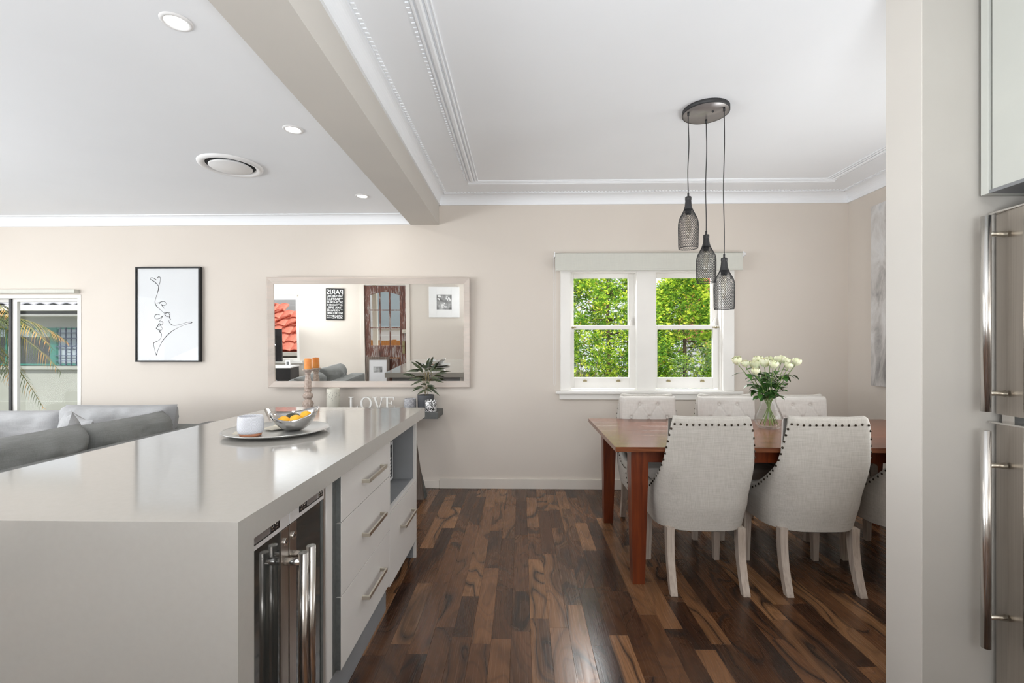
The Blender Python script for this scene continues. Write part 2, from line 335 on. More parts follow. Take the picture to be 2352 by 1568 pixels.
    def grid(s, fn, nu, nv, smooth=True, closed=False):
        vs = [fn(i/(nu-1) if not closed else i/nu, j/(nv-1)) for i in range(nu) for j in range(nv)]
        fs = [(i*nv+j, ((i+1) % nu)*nv+j, ((i+1) % nu)*nv+j+1, i*nv+j+1) for i in range(nu if closed else nu-1) for j in range(nv-1)]
        return s.add(vs, fs, smooth)
    def xf(s, mat):
        s.v = [tuple(mat @ Vector(v)) for v in s.v]; return s
    def build(s, name, m, parent=None, rnd=False, fix=False, org=None):
        me = bpy.data.meshes.new(name)
        if org: s.v = [(a-org[0], b-org[1], c-org[2]) for a, b, c in s.v]
        me.from_pydata(s.v, [], s.f)
        me.polygons.foreach_set('use_smooth', s.sm)
        if rnd:
            at = me.attributes.new('rnd', 'FLOAT', 'POINT'); at.data.foreach_set('value', s.r)
        if fix:
            bm = bmesh.new(); bm.from_mesh(me); bmesh.ops.recalc_face_normals(bm, faces=bm.faces[:]); bm.to_mesh(me); bm.free()
        me.materials.append(m); me.update()
        o = bpy.data.objects.new(name, me); COL.objects.link(o)
        if parent: o.parent = parent
        if org: o.location = org
        return o
def tag(o, label=None, cat=None, group=None, kind=None):
    for k, v in (('label', label), ('category', cat), ('group', group), ('kind', kind)):
        if v: o[k] = v
    return o
def thing(name, loc, label, cat, group=None, rz=0):
    o = bpy.data.objects.new(name, None); COL.objects.link(o); o.location = loc; o.rotation_euler = (0, 0, rz); o.empty_display_size = .1
    return tag(o, label, cat, group)
def copy_tree(o, parent=None):
    c = o.copy(); COL.objects.link(c); c.parent = parent
    for ch in o.children: copy_tree(ch, c)
    return c
def box(name, m, x0, x1, y0, y1, z0, z1, parent=None, b=0): return MB().box(x0, x1, y0, y1, z0, z1, b).build(name, m, parent)
def struct(o): o['kind'] = 'structure'; return o
def lerp(a, b, t): return a+(b-a)*t
def sst(t): t = max(0, min(1, t)); return t*t*(3-2*t)
def interp(x, tab):
    for (a, b), (c, d) in zip(tab, tab[1:]):
        if x <= c: return lerp(b, d, max(0, (x-a)/(c-a)))
    return tab[-1][1]

# ------------------------------------------------------------ room shell
BY = 4.31; RX = 2.97; LX = -7.0; RY = -1.2; CZ = 2.70; LZ = 2.53; PY0, PY1, PX = 1.65, 1.808, 1.392; KX = 2.36
def wall_holes(name, m, axis, c0, c1, a0, a1, z0, z1, holes):
    mb = MB()
    def bx(p, q, r, t):
        if q-p < 1e-4 or t-r < 1e-4: return
        if axis == 'y': mb.box(p, q, c0, c1, r, t)
        else: mb.box(c0, c1, p, q, r, t)
    cur = a0
    for h0, h1, hz0, hz1 in sorted(holes):
        bx(cur, h0, z0, z1); bx(h0, h1, z0, hz0); bx(h0, h1, hz1, z1); cur = h1
    bx(cur, a1, z0, z1)
    return struct(mb.build(name, m))
wall_holes('wall_back', m_wall, 'y', BY, BY+.16, LX-.12, RX+.12, 0, 2.75, [(.44, 1.835, .90, 2.03), (-6.6, -4.15, .42, 1.80)])
wall_holes('wall_rear', m_wall, 'y', RY-.12, RY, LX-.12, KX+.12, 0, 2.75, [(-5.35, -4.27, .72, 2.03), (-2.93, -2.08, 0, 2.28), (-.35, 1.0, 1.0, 2.1)])
wall_holes('wall_left', m_wall, 'x', LX-.12, LX, RY, BY, 0, 2.75, [(-.6, 3.4, .2, 2.3)])
wall_holes('wall_right', m_wall, 'x', RX, RX+.12, PY1, BY, 0, 2.75, [(1.95, 3.0, .9, 2.1)])  # opening cut for the added side window
struct(box('wall_partition', m_part, PX, RX+.12, PY0, PY1-.001, 0, 2.75)); struct(box('partition_end_skin', m_beam, PX-.004, PX, PY0+.001, PY1, 0, CZ)); struct(box('wall_dining_front', m_wall, PX, RX, PY1-.001, PY1+.003, 0, CZ))  # end face carries a thin lighter skin over the darker wall
struct(box('wall_kitchen', m_wall, KX, KX+.12, RY, PY0, 0, 2.75))
struct(box('ceiling_living', m_ceil, LX-.4, -1.03, RY-.9, BY+.5, LZ, 2.75))
struct(box('ceiling_dining', m_ceil, -.767, RX+.4, RY-.9, BY+.5, CZ, 2.75))
struct(box('ceiling_beam', m_beam, -1.03, -.767, RY, BY, 2.438, 2.75))
struct(box('roof_slab', m_dkgrey, LX-.5, RX+.5, RY-1.0, BY+.55, 2.75, 2.85))
# floor with every strip in view a piece of its own
fl = struct(box('floor', m_dark, LX, RX, RY, BY, -.06, -.012))
pw = .088; rest = MB(); cnt = 0
i = 0; x = LX
while x < RX-.001:
    x1 = min(x+pw, RX); rr = random.Random(i*31+5)
    y = RY-rr.random()*.9
    while y < BY:
        L = rr.uniform(.34, .80); a, b2 = max(y, RY), min(y+L, BY); y += L
        if b2-a < .02: continue
        g = .00012; k = rr.random(); zt = rr.uniform(-.0004, 0)
        vis = b2 > 1.75 and x1 > -.72 and a > -9 and cnt < 290 and (x < 1.5*max(b2, 0) + .4)
        mb = MB() if vis else rest
        mb.cr = k
        e = .0005
        vs = [(x+g, a+g, -.012), (x1-g, a+g, -.012), (x1-g, b2-g, -.012), (x+g, b2-g, -.012)]
        vs += [(x+g, a+g, zt-e), (x1-g, a+g, zt-e), (x1-g, b2-g, zt-e), (x+g, b2-g, zt-e)]
        vs += [(x+g+e, a+g+e, zt), (x1-g-e, a+g+e, zt), (x1-g-e, b2-g-e, zt), (x+g+e, b2-g-e, zt)]
        fs = [(8, 9, 10, 11)]+[(p, (p+1) % 4, 4+(p+1) % 4, 4+p) for p in range(4)]+[(4+p, 4+(p+1) % 4, 8+(p+1) % 4, 8+p) for p in range(4)]
        mb.add(vs, fs)
        if vis: mb.build('floor_plank', m_floor, fl, rnd=True); cnt += 1
    x = x1; i += 1
o = rest.build('floor_planks', m_floor, fl, rnd=True); o['kind'] = 'stuff'
print('planks', cnt)
# baseboards
struct(MB().box(-.76, RX, BY-.018, BY, 0, .092, .003).build('baseboard_back', m_base))
struct(MB().box(LX, -.762, BY-.014, BY, 0, .072, .003).build('baseboard_living', m_base))
struct(MB().box(RX-.018, RX, PY1, BY-.02, 0, .092, .003).build('baseboard_right', m_base))
struct(MB().box(LX, -3.0, RY, RY+.016, 0, .09, .003).build('baseboard_rear', m_base))
# cornices: cove, bead row, ridged ceiling bands (dining side)
def cove(x0, proj, zt, zb, n=7, lip=.012):
    p = [(0, zb), (lip, zb), (lip, zb+.012)]
    for i in range(n+1):
        a = PI/2*i/n; p.append((lip+(proj-lip-.012)*(1-math.cos(a)), zb+.012+(zt-.008-zb-.012)*math.sin(a)))
    p += [(proj, zt-.008), (proj, zt), (0, zt)]
    return p
def strip_along(name, sections, m):
    mb = MB()
    for ax, poly, a0, a1 in sections: mb.prism(poly, ax, a0, a1)
    return struct(mb.build(name, m, fix=True))
cv = cove(0, .105, CZ, 2.616)
cvb = cove(0, .065, CZ, 2.616)
t1 = strip_along('trim_1', [('x', [(BY-u, z) for u, z in cv], -.767, RX), ('y', [(RX-u, z) for u, z in cv], PY1, BY), ('y', [(-.767+u, z) for u, z in cvb], RY, BY)], m_ceil)
bead = MB()
def dent(x, y, dx, dy): bead.box(x-dx, x+dx, y-dy, y+dy, CZ-.0045, CZ, 0)
k = -.60
while k < RX-.13: dent(k, BY-.118, .0085, .008); k += .03
k = 1.5
while k < BY-.13: dent(RX-.118, k, .008, .0085); dent(-.767+.078, k, .008, .0085); k += .03
o = bead.build('bead_row', m_ceil, t1); o['kind'] = 'stuff'
def band(name, ax, c, sgn, a0, a1):
    secs = []
    for off, wd, h in ((0, .014, .012), (.022, .030, .017), (.060, .014, .012), (.082, .008, .008)):
        u0, u1 = c+sgn*off, c+sgn*(off+wd); mu = (u0+u1)/2
        secs.append((ax, [(u0, CZ+.001), (u0, CZ-h*.6), (lerp(u0, u1, .25), CZ-h), (lerp(u0, u1, .75), CZ-h), (u1, CZ-h*.6), (u1, CZ+.001)], a0, a1))
    return strip_along(name, secs, m_ceil)
t2 = band('trim_2', 'y', -.455, 1, RY, 3.90); band('trim_3', 'y', 2.61, -1, PY1, 3.90); 
t4 = band('trim_4', 'x', 3.99, -1, -.455, 2.61)
bead = MB(); k = 1.5
while k < 3.9: dent(-.468, k, .007, .0085); k += .03
k = -.43
while k < 2.62: dent(k, 4.004, .0085, .007); k += .03
o = bead.build('bead_row', m_ceil, t4); o['kind'] = 'stuff'
cl = cove(0, .07, LZ, 2.442)
strip_along('trim_5', [('x', [(BY-u, z) for u, z in cl], LX, -1.03), ('y', [(LX+u, z) for u, z in cl], RY, BY), ('x', [(RY+u, z) for u, z in cl], LX, -1.03)], m_ceil)

# ------------------------------------------------------------ dining window (two double-hung sashes)
w1 = bpy.data.objects.new('window_1', None); COL.objects.link(w1); w1.location = (1.14, BY, .9); struct(w1)
def wp(name, mb, m, par, orgp): 
    o = mb.build(name, m, par, org=orgp)
    # children of nested parents: express relative
    return o
def child(mb, name, m, par, wl):                     # mesh given in world coords, parent world location wl
    mb.v = [(a-wl[0], b-wl[1], c-wl[2]) for a, b, c in mb.v]
    return mb.build(name, m, par)
WL = (1.14, BY, .9)
mb = MB(); y0, y1 = BY-.028, BY+.10
mb.box(.355, .445, BY-.026, BY+.0, .905, 2.06, .004); mb.box(1.832, 1.934, BY-.026, BY, .905, 2.06, .004); mb.box(.445, 1.832, BY-.026, BY, 1.995, 2.06, .004)
mb.box(1.05, 1.225, BY-.020, BY+.1, .90, 2.0, .004)
mb.box(.440, .456, BY, BY+.15, .90, 2.03); mb.box(1.82, 1.836, BY, BY+.15, .90, 2.03); mb.box(.44, 1.835, BY, BY+.15, 1.99, 2.032); mb.box(.44, 1.835, BY-.012, BY+.16, .888, .912)
child(mb, 'window_frame', m_trim, w1, WL)
child(MB().box(.311, 1.998, BY-.065, BY+.0, .878, .905, .006), 'window_sill', m_trim, w1, WL)
child(MB().box(.345, 1.965, BY-.03, BY, .825, .878, .006), 'apron', m_trim, w1, WL)
for sx0, sx1 in ((.456, 1.050), (1.225, 1.820)):
    for lo in (0, 1):
        ya, yb = (BY+.035, BY+.068) if lo else (BY+.072, BY+.105)
        z0, z1 = (.925, 1.505) if lo else (1.478, 1.992)
        mb = MB(); st = .046 if lo else .040
        gx0, gx1 = sx0+.028+.004, sx1-.052-.004+.02
        gx0 = sx0+.030; gx1 = sx1-.055
        gz0, gz1 = (1.025, 1.468) if lo else (1.512, 1.95)
        mb.box(sx0, gx0, ya, yb, z0, z1, .003); mb.box(gx1, sx1, ya, yb, z0, z1, .003); mb.box(gx0, gx1, ya, yb, z0, gz0, .003); mb.box(gx0, gx1, ya, yb, gz1, z1, .003)
        sash = child(mb, 'sash', m_trim, w1, WL)
        MB().box(gx0-.004-WL[0], gx1+.004-WL[0], (ya+yb)/2-.002-WL[1], (ya+yb)/2+.002-WL[1], gz0-.004-WL[2], gz1+.004-WL[2]).build('pane', m_glass, sash)
        if not lo:
            for hx, sg in ((gx0, -1), (gx1, 1)):
                q = MB().prism([(hx-WL[0], 1.48-WL[2]), (hx+sg*.028-WL[0], 1.50-WL[2]), (hx+sg*.030-WL[0], 1.575-WL[2]), (hx+sg*.018-WL[0], 1.56-WL[2]), (hx+sg*.004-WL[0], 1.51-WL[2])], 'y', ya-.022-WL[1], ya-.002-WL[1]).build('sash_horn', m_trim, sash)
        else:
            for lx in (gx0+.10, gx1-.10):
                mb = MB(); mb.box(lx-.018-WL[0], lx+.018-WL[0], ya-.012-WL[1], ya-WL[1], .985-WL[2], .997-WL[2], .002); mb.box(lx-.010-WL[0], lx+.010-WL[0], ya-.022-WL[1], ya-.006-WL[1], .995-WL[2], 1.006-WL[2], .002)
                mb.build('sash_lift', m_brass, sash)
    hx = sx0+.02 if sx0 < 1 else sx1-.03
    mb = MB(); mb.box(hx-.028-WL[0], hx+.028-WL[0], .028, .040, 1.482-WL[2], 1.494-WL[2], .002); mb.cyl((hx-WL[0], .026, 1.478-WL[2]), .009, .018, 10); mb.build('sash_lock', m_brass, w1)
# roller blind
bl = thing('roller_blind', (1.14, BY, 2.0), 'rolled-up pale grey-white roller blind above the dining window', 'blind')
BL = (1.14, BY, 2.0)
mb = MB(); mb.box(.303, 1.985, BY-.082, BY-.078, 2.005, 2.150); child(mb, 'fabric', m_blind, bl, BL)
child(MB().tube([(.303, BY-.055, 2.135), (1.985, BY-.055, 2.135)], .026, 16), 'roll', m_blind, bl, BL)
child(MB().box(.303, 1.985, BY-.088, BY-.074, 1.996, 2.012, .003), 'hem_bar', m_blind, bl, BL)
child(MB().box(.294, .302, BY-.085, BY, 2.12, 2.165), 'bracket', m_white, bl, BL); 
mb = MB(); mb.box(1.987, 1.995, BY-.085, BY, 2.115, 2.165); mb.tube([(1.995, BY-.05, 2.148), (2.022, BY-.05, 2.148)], .016, 12); child(mb, 'bracket', m_white, bl, BL)
mb = MB(); zc = 2.14
for s_ in (-.007, .007):
    z = zc
    while z > .965: mb.sphere((.297, BY-.05+s_, z) if False else (.297+s_, BY-.05, z), .0022, n=5, m=4); z -= .0075
mb.tube([(.290, BY-.05, 2.14), (.290, BY-.05, .965), (.293, BY-.05, .957), (.301, BY-.05, .957), (.304, BY-.05, .965), (.304, BY-.05, 2.14)], .0009, 4)
o = child(mb, 'bead_chain', m_white, bl, BL)
# living room window
w2 = bpy.data.objects.new('window_2', None); COL.objects.link(w2); w2.location = (-5.3, BY, .42); struct(w2); WL = (-5.3, BY, .42)
mb = MB(); mb.box(-6.6, -6.561, BY-.01, BY+.15, .441, 1.8); mb.box(-4.185, -4.151, BY-.004, BY+.15, .441, 1.799, .002); mb.box(-6.56, -4.186, BY-.003, BY+.15, 1.766, 1.8, .002); mb.box(-6.6, -4.15, BY-.03, BY+.15, .40, .44)
child(mb, 'window_frame', m_trim, w2, WL)
child(MB().box(-6.7, -4.165, BY-.055, BY, 1.81, 1.845, .003), 'head_rail', m_blind, w2, WL)
for px0, px1, yy in ((-4.87, -4.185, BY+.05), (-6.56, -4.872, BY+.085)):
    mb = MB(); f = .045; mb.box(px0, px0+f, yy, yy+.03, .44, 1.765, .002); mb.box(px1-f*.4, px1, yy, yy+.03, .44, 1.765, .002); mb.box(px0, px1, yy, yy+.03, 1.74, 1.765); mb.box(px0, px1, yy, yy+.03, .44, .50)
    s_ = child(mb, 'sash', m_trim, w2, WL)
    MB().box(px0+.03-WL[0], px1-.01-WL[0], yy+.012-WL[1], yy+.016-WL[1], .06, 1.33).build('pane', m_glass, s_)
child(MB().box(-4.888, -4.868, BY+.035, BY+.09, .44, 1.765), 'black_seal', m_blkplas, w2, WL)
# other glazing (rear window, kitchen window, left doors): frame + panes
def simple_window(name, ax, c, a0, a1, z0, z1, nv, m=m_trim, f=.05, sgn=1):
    w = bpy.data.objects.new(name, None); COL.objects.link(w); struct(w)
    mb = MB(); d0, d1 = sorted((c, c-sgn*.08))
    def bx(mbb, p, q, r, t, e0=d0, e1=d1):
        if ax == 'y': mbb.box(p, q, e0, e1, r, t)
        else: mbb.box(e0, e1, p, q, r, t)
    bx(mb, a0, a0+f, z0, z1); bx(mb, a1-f, a1, z0, z1); bx(mb, a0, a1, z0, z0+f); bx(mb, a0, a1, z1-f, z1)
    for i in range(1, nv): u = lerp(a0, a1, i/nv); bx(mb, u-f/2, u+f/2, z0, z1)
    mb.build('window_frame', m, w)
    for i in range(nv):
        g = MB(); bx(g, lerp(a0, a1, i/nv)+f*.4, lerp(a0, a1, (i+1)/nv)-f*.4, z0+f*.9, z1-f*.9, (d0+d1)/2-.002, (d0+d1)/2+.002); g.build('pane', m_glass, w)
    return w
w3 = simple_window('window_3', 'y', RY, -5.35, -4.27, .72, 2.03, 1)
MB().box(-5.4, -4.2, RY, RY+.03, .66, .72, .004).build('window_sill', m_trim, w3)
MB().box(-5.4, -4.28, RY+.01, RY+.05, 2.03, 2.07, .004).build('blind_roll', m_trim, w3)
simple_window('window_4', 'y', RY, -.35, 1.0, 1.0, 2.1, 2)
simple_window('window_5', 'x', LX, -.6, 3.4, .2, 2.3, 4)

simple_window('added_side_window', 'x', RX+.06, 1.95, 3.0, .9, 2.1, 2)  # invented window out of view, put in to light the dining side
# ------------------------------------------------------------ old door in the rear wall (seen in the mirror)
dr = bpy.data.objects.new('door_1', None); COL.objects.link(dr); dr.location = (-2.505, RY-.03, 0); struct(dr)
def dl(x): return x+2.505
mb = MB(); ya, yb = -.022, .022
gl0, gl1, gz0, gz1 = dl(-2.82), dl(-2.21), 1.03, 2.10
mb.box(-.42, gl0, ya, yb, .0, 2.26, .003); mb.box(gl1, .42, ya, yb, .0, 2.26, .003)
mb.box(gl0, gl1, ya, yb, .78, gz0, .003); mb.box(gl0, gl1, ya, yb, 0, .22, .003)
N = 12; top = [(lerp(gl0, gl1, i/N), gz1-.03+.07*math.sin(PI*i/N)) for i in range(N+1)]
mb.prism([(gl0, 2.26)]+top[::1]+[(gl1, 2.26)], 'y', ya, yb)
mb.box(-.03, .03, ya, yb, .22, .78)
mb.build('door_frame', m_olddoor, dr, fix=True)
for p0, p1 in ((gl0, -.03), (.03, gl1)): MB().box(p0+.01, p1-.01, -.008, .012, .25, .76, .008).build('door_panel', m_olddoor, dr)
mb = MB()
for i in (1, 2): u = lerp(gl0, gl1, i/3); mb.box(u-.012, u+.012, ya+.006, yb-.006, gz0, gz1+.05)
for i in (1, 2): z = lerp(gz0, gz1+.03, i/3); mb.box(gl0, gl1, ya+.006, yb-.006, z-.012, z+.012)
mb.build('glazing_bars', m_olddoor, dr)
for i in range(3):
    for j in range(3):
        MB().box(lerp(gl0, gl1, i/3)+.008, lerp(gl0, gl1, (i+1)/3)-.008, -.002, .002, lerp(gz0, gz1+.03, j/3)+.008, lerp(gz0, gz1+.03, (j+1)/3)-.006).build('pane', m_glass, dr)
mb = MB(); mb.box(.345, .395, .02, .028, .86, 1.12, .002); mb.tube([(.37, .028, 1.02), (.37, .07, 1.02), (.28, .07, 1.02)], .008, 8); mb.build('door_handle', m_brass, dr)
MB().box(.35, .44, .02, .05, 1.28, 1.36, .004).build('rim_lock', m_nickel, dr)
mb = MB(); mb.box(-3.01, -2.93, RY, RY+.02, 0, 2.36, .003); mb.box(-2.08, -2.0, RY, RY+.02, 0, 2.36, .003); mb.box(-3.01, -2.0, RY, RY+.02, 2.28, 2.36, .003)
struct(mb.build('trim_6', m_base))

# ------------------------------------------------------------ island
wt = thing('island_worktop', (-1.09, 1.96, 0), 'grey stone worktop with a waterfall end, on the kitchen island', 'worktop')
WT = (-1.09, 1.96, 0)
child(MB().prism([(.994, 0), (.994, .92), (2.935, .92), (2.935, .8615), (1.054, .8615), (1.054, 0)], 'x', -1.573, -.612), 'stone_slab', m_stone, wt, WT)
FX = -.672
def handle(par, y0, y1, z, wl):
    mb = MB(); x0 = FX+.018; t = .008
    mb.box(x0, x0+.032, y0, y0+t, z-.0075, z+.0075, .001); mb.box(x0, x0+.032, y1-t, y1, z-.0075, z+.0075, .001); mb.box(x0+.025, x0+.033, y0, y1, z-.0075, z+.0075, .001)
    mb.v = [(a-wl[0], b-wl[1], c-wl[2]) for a, b, c in mb.v]; return mb.build('handle', m_nickel, par)
c1 = thing('drawer_cabinet', (-1.09, 1.99, 0), 'grey drawer cabinet with three drawers in the island, beside the bar fridge', 'cabinet'); C1 = (-1.09, 1.99, 0)
mb = MB(); mb.box(-1.5, FX, 1.645, 2.297, .128, .861); child(mb, 'cabinet_body', m_dkgrey, c1, C1)
child(MB().box(FX-.05, FX-.001, 1.60, 2.297, 0, .127), 'plinth', m_niche, c1, C1)
child(MB().box(FX-.02, FX-.001, 1.60, 1.644, .128, .861), 'filler_strip', m_cab, c1, C1)
for z0, z1, zh in ((.665, .861, .752), (.397, .661, .532), (.130, .393, .274)):
    dd = child(MB().box(FX, FX+.018, 1.676, 2.296, z0, z1, .001), 'drawer', m_cab, c1, C1)
    h = handle(dd, 1.894, 2.146, zh, C1)
    e = child(MB().box(FX, FX+.0165, 1.6735, 1.6758, z0+.001, z1-.001), 'edge_band', m_dkgrey, dd, C1)
c2 = thing('open_shelf_cabinet', (-1.09, 2.6, 0), 'grey cabinet at the far end of the island with an open microwave niche', 'cabinet'); C2 = (-1.09, 2.6, 0)
mb = MB(); mb.box(-1.5, FX-.02, 2.2985, 2.306, .13, .861); mb.box(-1.5, -1.49, 2.306, 2.868, .13, .861); mb.box(-1.49, FX-.004, 2.306, 2.868, .13, .49); mb.box(-1.5, FX-.004, 2.306, 2.868, .84, .861)
child(mb, 'cabinet_body', m_niche, c2, C2)
child(MB().box(FX-.02, FX+.018, 2.2985, 2.306, .49, .861), 'front_edge', m_cab, c2, C2)
child(MB().box(FX-.004, FX+.016, 2.306, 2.868, .474, .492, .001), 'shelf_edge', m_cab, c2, C2)
child(MB().box(-1.5, FX-.001, 2.868, 2.886, 0, .861, .001), 'end_panel', m_niche, c2, C2)
child(MB().box(FX, FX+.018, 2.869, 2.886, 0, .861, .001), 'end_panel_edge', m_cab, c2, C2)
child(MB().box(FX-.12, FX-.071, 2.298, 2.868, 0, .127), 'plinth', m_niche, c2, C2)
dd = child(MB().box(FX, FX+.018, 2.299, 2.866, .112, .471, .001), 'drawer', m_cab, c2, C2); handle(dd, 2.50, 2.76, .335, C2)
# microwave
mw = thing('microwave', (-1.0, 2.58, .492), 'white microwave with a black control panel in the island niche', 'microwave'); MW = (-1.0, 2.58, .492)
child(MB().box(-1.25, -.80, 2.335, 2.842, .495, .735, .012), 'casing', m_white, mw, MW)
child(MB().box(-.80, -.788, 2.338, 2.840, .50, .73, .004), 'front_frame', m_white, mw, MW)
child(MB().box(-.79, -.785, 2.36, 2.66, .525, .71, .003), 'door_window', m_blkglass, mw, MW)
pn = child(MB().box(-.79, -.785, 2.675, 2.812, .52, .712, .002), 'control_panel', m_blkplas, mw, MW)
mb = MB()
for i in range(6):
    for j in range(3): mb.box(-.786, -.783, 2.70+j*.032, 2.718+j*.032, .532+i*.02, .543+i*.02)
o = child(mb, 'buttons', m_white, pn, MW); o['kind'] = 'stuff'
child(MB().box(-.786, -.783, 2.70, 2.79, .67, .697), 'display', m_niche, pn, MW)
# bar fridge
bf = thing('bar_fridge', (-.95, 1.33, 0), 'stainless double-door bar fridge with long tube handles built into the island', 'fridge'); BF = (-.95, 1.33, 0)
child(MB().box(-1.25, FX-.03, 1.075, 1.585, .02, .845), 'body', m_dkgrey, bf, BF)
child(MB().box(FX-.03, FX-.006, 1.573, 1.598, .02, .86), 'side_strip', m_steel, bf, BF)
child(MB().box(FX-.05, FX-.022, 1.075, 1.57, .0, .11), 'kick_grille', m_chrome, bf, BF)
for d0, d1, inner in ((1.062, 1.333, 1), (1.339, 1.570, -1)):
    st0, st1 = (d1-.042, d1) if inner > 0 else (d0, d0+.042)
    dg = child(MB().box(FX-.028, FX-.004, d0, d1, .12, .783, .001), 'door', m_blkglass, bf, BF)
    child(MB().box(FX-.006, FX-.001, st0, st1, .12, .783, .001), 'stile', m_steel, dg, BF)
    child(MB().box(FX-.006, FX-.002, (d0 if inner > 0 else d1-.018), (d0+.012 if inner > 0 else d1), .12, .783), 'edge_trim', m_dkgrey, dg, BF)
    band_ = child(MB().box(FX-.028, FX, d0, d1, .786, .858, .001), 'top_band', m_band, bf, BF)
    a0, a1 = (d0+.002, d1-.055) if inner > 0 else (d0+.055, d1-.012)
    child(MB().box(FX-.001, FX+.002, a0, a1, .7995, .840), 'display_panel', m_blkplas, band_, BF)
    child(MB().box(FX+.001, FX+.0032, lerp(a0, a1, .28), lerp(a0, a1, .76), .804, .826, .003), 'display_screen', m_canopy, band_, BF)
    mb = MB()
    for q in (.07, .17, .82, .92):
        mb.tube([(FX+.002, lerp(a0, a1, q)+.007*math.cos(t*PI/4), .819+.006*math.sin(t*PI/4)) for t in range(9)], .0011, 4, cap=False)
        mb.box(FX+.001, FX+.003, lerp(a0, a1, q)-.006, lerp(a0, a1, q)+.006, .806, .8085)
    o = child(mb, 'buttons', m_chrome, band_, BF); o['kind'] = 'stuff'
    yk = (st0+st1)/2
    mb = MB(); mb.tube([(FX-.002, yk, .745), (FX+.004, yk, .745)], .011, 14); child(mb, 'lock_ring', m_chrome, dg, BF)
    child(MB().tube([(FX+.001, yk, .745), (FX+.0048, yk, .745)], .004, 8), 'keyhole', m_blkplas, dg, BF)
    yh = yk
    mb = MB(); mb.tube([(FX+.052, yh, .14), (FX+.052, yh, .716)], .0128, 20)
    h = child(mb, 'handle', m_tubest, dg, BF)
    for zz in (.69, .2): child(MB().tube([(FX-.003, yh, zz), (FX+.052, yh, zz)], .011, 14), 'handle_post', m_chrome, dg, BF)

# ------------------------------------------------------------ things on the island
tr = thing('round_tray', (-1.085, 2.05, .92), 'round hammered grey metal tray on the island worktop', 'tray')
MB().lathe([(0, 0), (.12, 0), (.165, .003), (.205, .016), (.209, .018), (.207, .021), (.200, .018), (.16, .007), (.12, .004), (0, .004)], n=64).build('tray_dish', m_tray, tr); tr.scale = (1.04, 1.04, 1)
cu = thing('ceramic_cup', (-1.150, 1.955, .9245), 'white embossed ceramic cup with terracotta base, on the round tray', 'cup')
prof = [(.0, .013), (.047, .013), (.051, .016), (.054, .03), (.0545, .055), (.053, .078), (.0515, .088), (.049, .0895), (.0475, .086), (.049, .05), (.046, .02), (0, .018)]
MB().lathe(prof, n=48).build('cup_body', m_cup, cu)
MB().lathe([(0, 0), (.041, 0), (.044, .002), (.0475, .013), (0, .0135)], n=48).build('cup_base', m_terra, cu); cu.scale = (.93, .93, .95)
bw = thing('metal_fruit_bowl', (-1.03, 2.095, .9245), 'polished metal fruit bowl with wavy rim, on the round tray', 'bowl', rz=.35)
def wav(a, r, z):
    t = r/.118; z2 = z+ (.016*math.cos(2*a)+.016*math.cos(a-.75)+.008)*t**3
    return r*(1+.03*math.cos(2*a)), z2
pr = [(0, 0), (.03, .001), (.05, .006), (.07, .017), (.088, .032), (.103, .050), (.112, .066), (.117, .079)]
mb = MB().lathe(pr+[(r-.002, z+.002) for r, z in pr[::-1]], n=72, fn=wav); mb.build('bowl_dish', m_bowl, bw)
mb = MB(); arc = [(-.118, -.075+.15*i/10, .098+.006*math.sin(PI*i/10)) for i in range(11)]
mb.grid(lambda u, v: (-.104-.026*v-.012*math.sin(PI*u), lerp(-.055, .06, u)*(1+.1*v), .045+.058*v+.01*math.sin(PI*u)), 12, 6); mb.build('overlap_leaf', m_bowl, bw)
bw.scale = (.86, .86, .90)
ca, sa = math.cos(.35), math.sin(.35)
for nm, x_, y_, z_, r_, sc, mm, lab, cat in (('orange', -.050, -.018, .045, .033, (1, 1, .95), m_orange, 'orange at the left in the metal bowl', 'fruit'),
        ('orange', .008, -.026, .049, .034, (1, 1, .95), m_orange, 'middle orange, nearest the front rim of the metal bowl', 'fruit'),
        ('orange', .052, .026, .064, .031, (1, 1, .95), m_orange, 'orange at the right back of the metal bowl', 'fruit'),
        ('avocado', -.012, .032, .056, .031, (1.35, .95, .9), m_avo, 'dark green avocado behind the oranges in the metal bowl', 'fruit')):
    o = MB().sphere((0, 0, 0), r_*.88, sc, 24, 16).build(nm, mm); o.location = (-1.03+.86*(x_*ca-y_*sa), 2.095+.86*(x_*sa+y_*ca), .9245+z_*.88); tag(o, lab, cat, 'fruit in the metal bowl')
for k, (x_, y_, rz, lab) in enumerate(((-1.205, 2.01, .5, 'cream coaster left of the cup on the tray'), (-1.125, 2.11, 1.3, 'cream coaster behind the cup on the tray'), (-1.105, 2.165, .2, 'cream coaster furthest back, by the bowl on the tray'))):
    o = MB().prism([(-.048, -.026), (-.01, -.045), (.046, -.030), (.052, .02), (.01, .044), (-.042, .030)], 'z', 0, .0045).build('coaster', m_coast)
    o.location = (x_, y_, .9255+k*.0048); o.rotation_euler = (0, 0, rz); tag(o, lab, 'coaster', 'coasters on the tray')

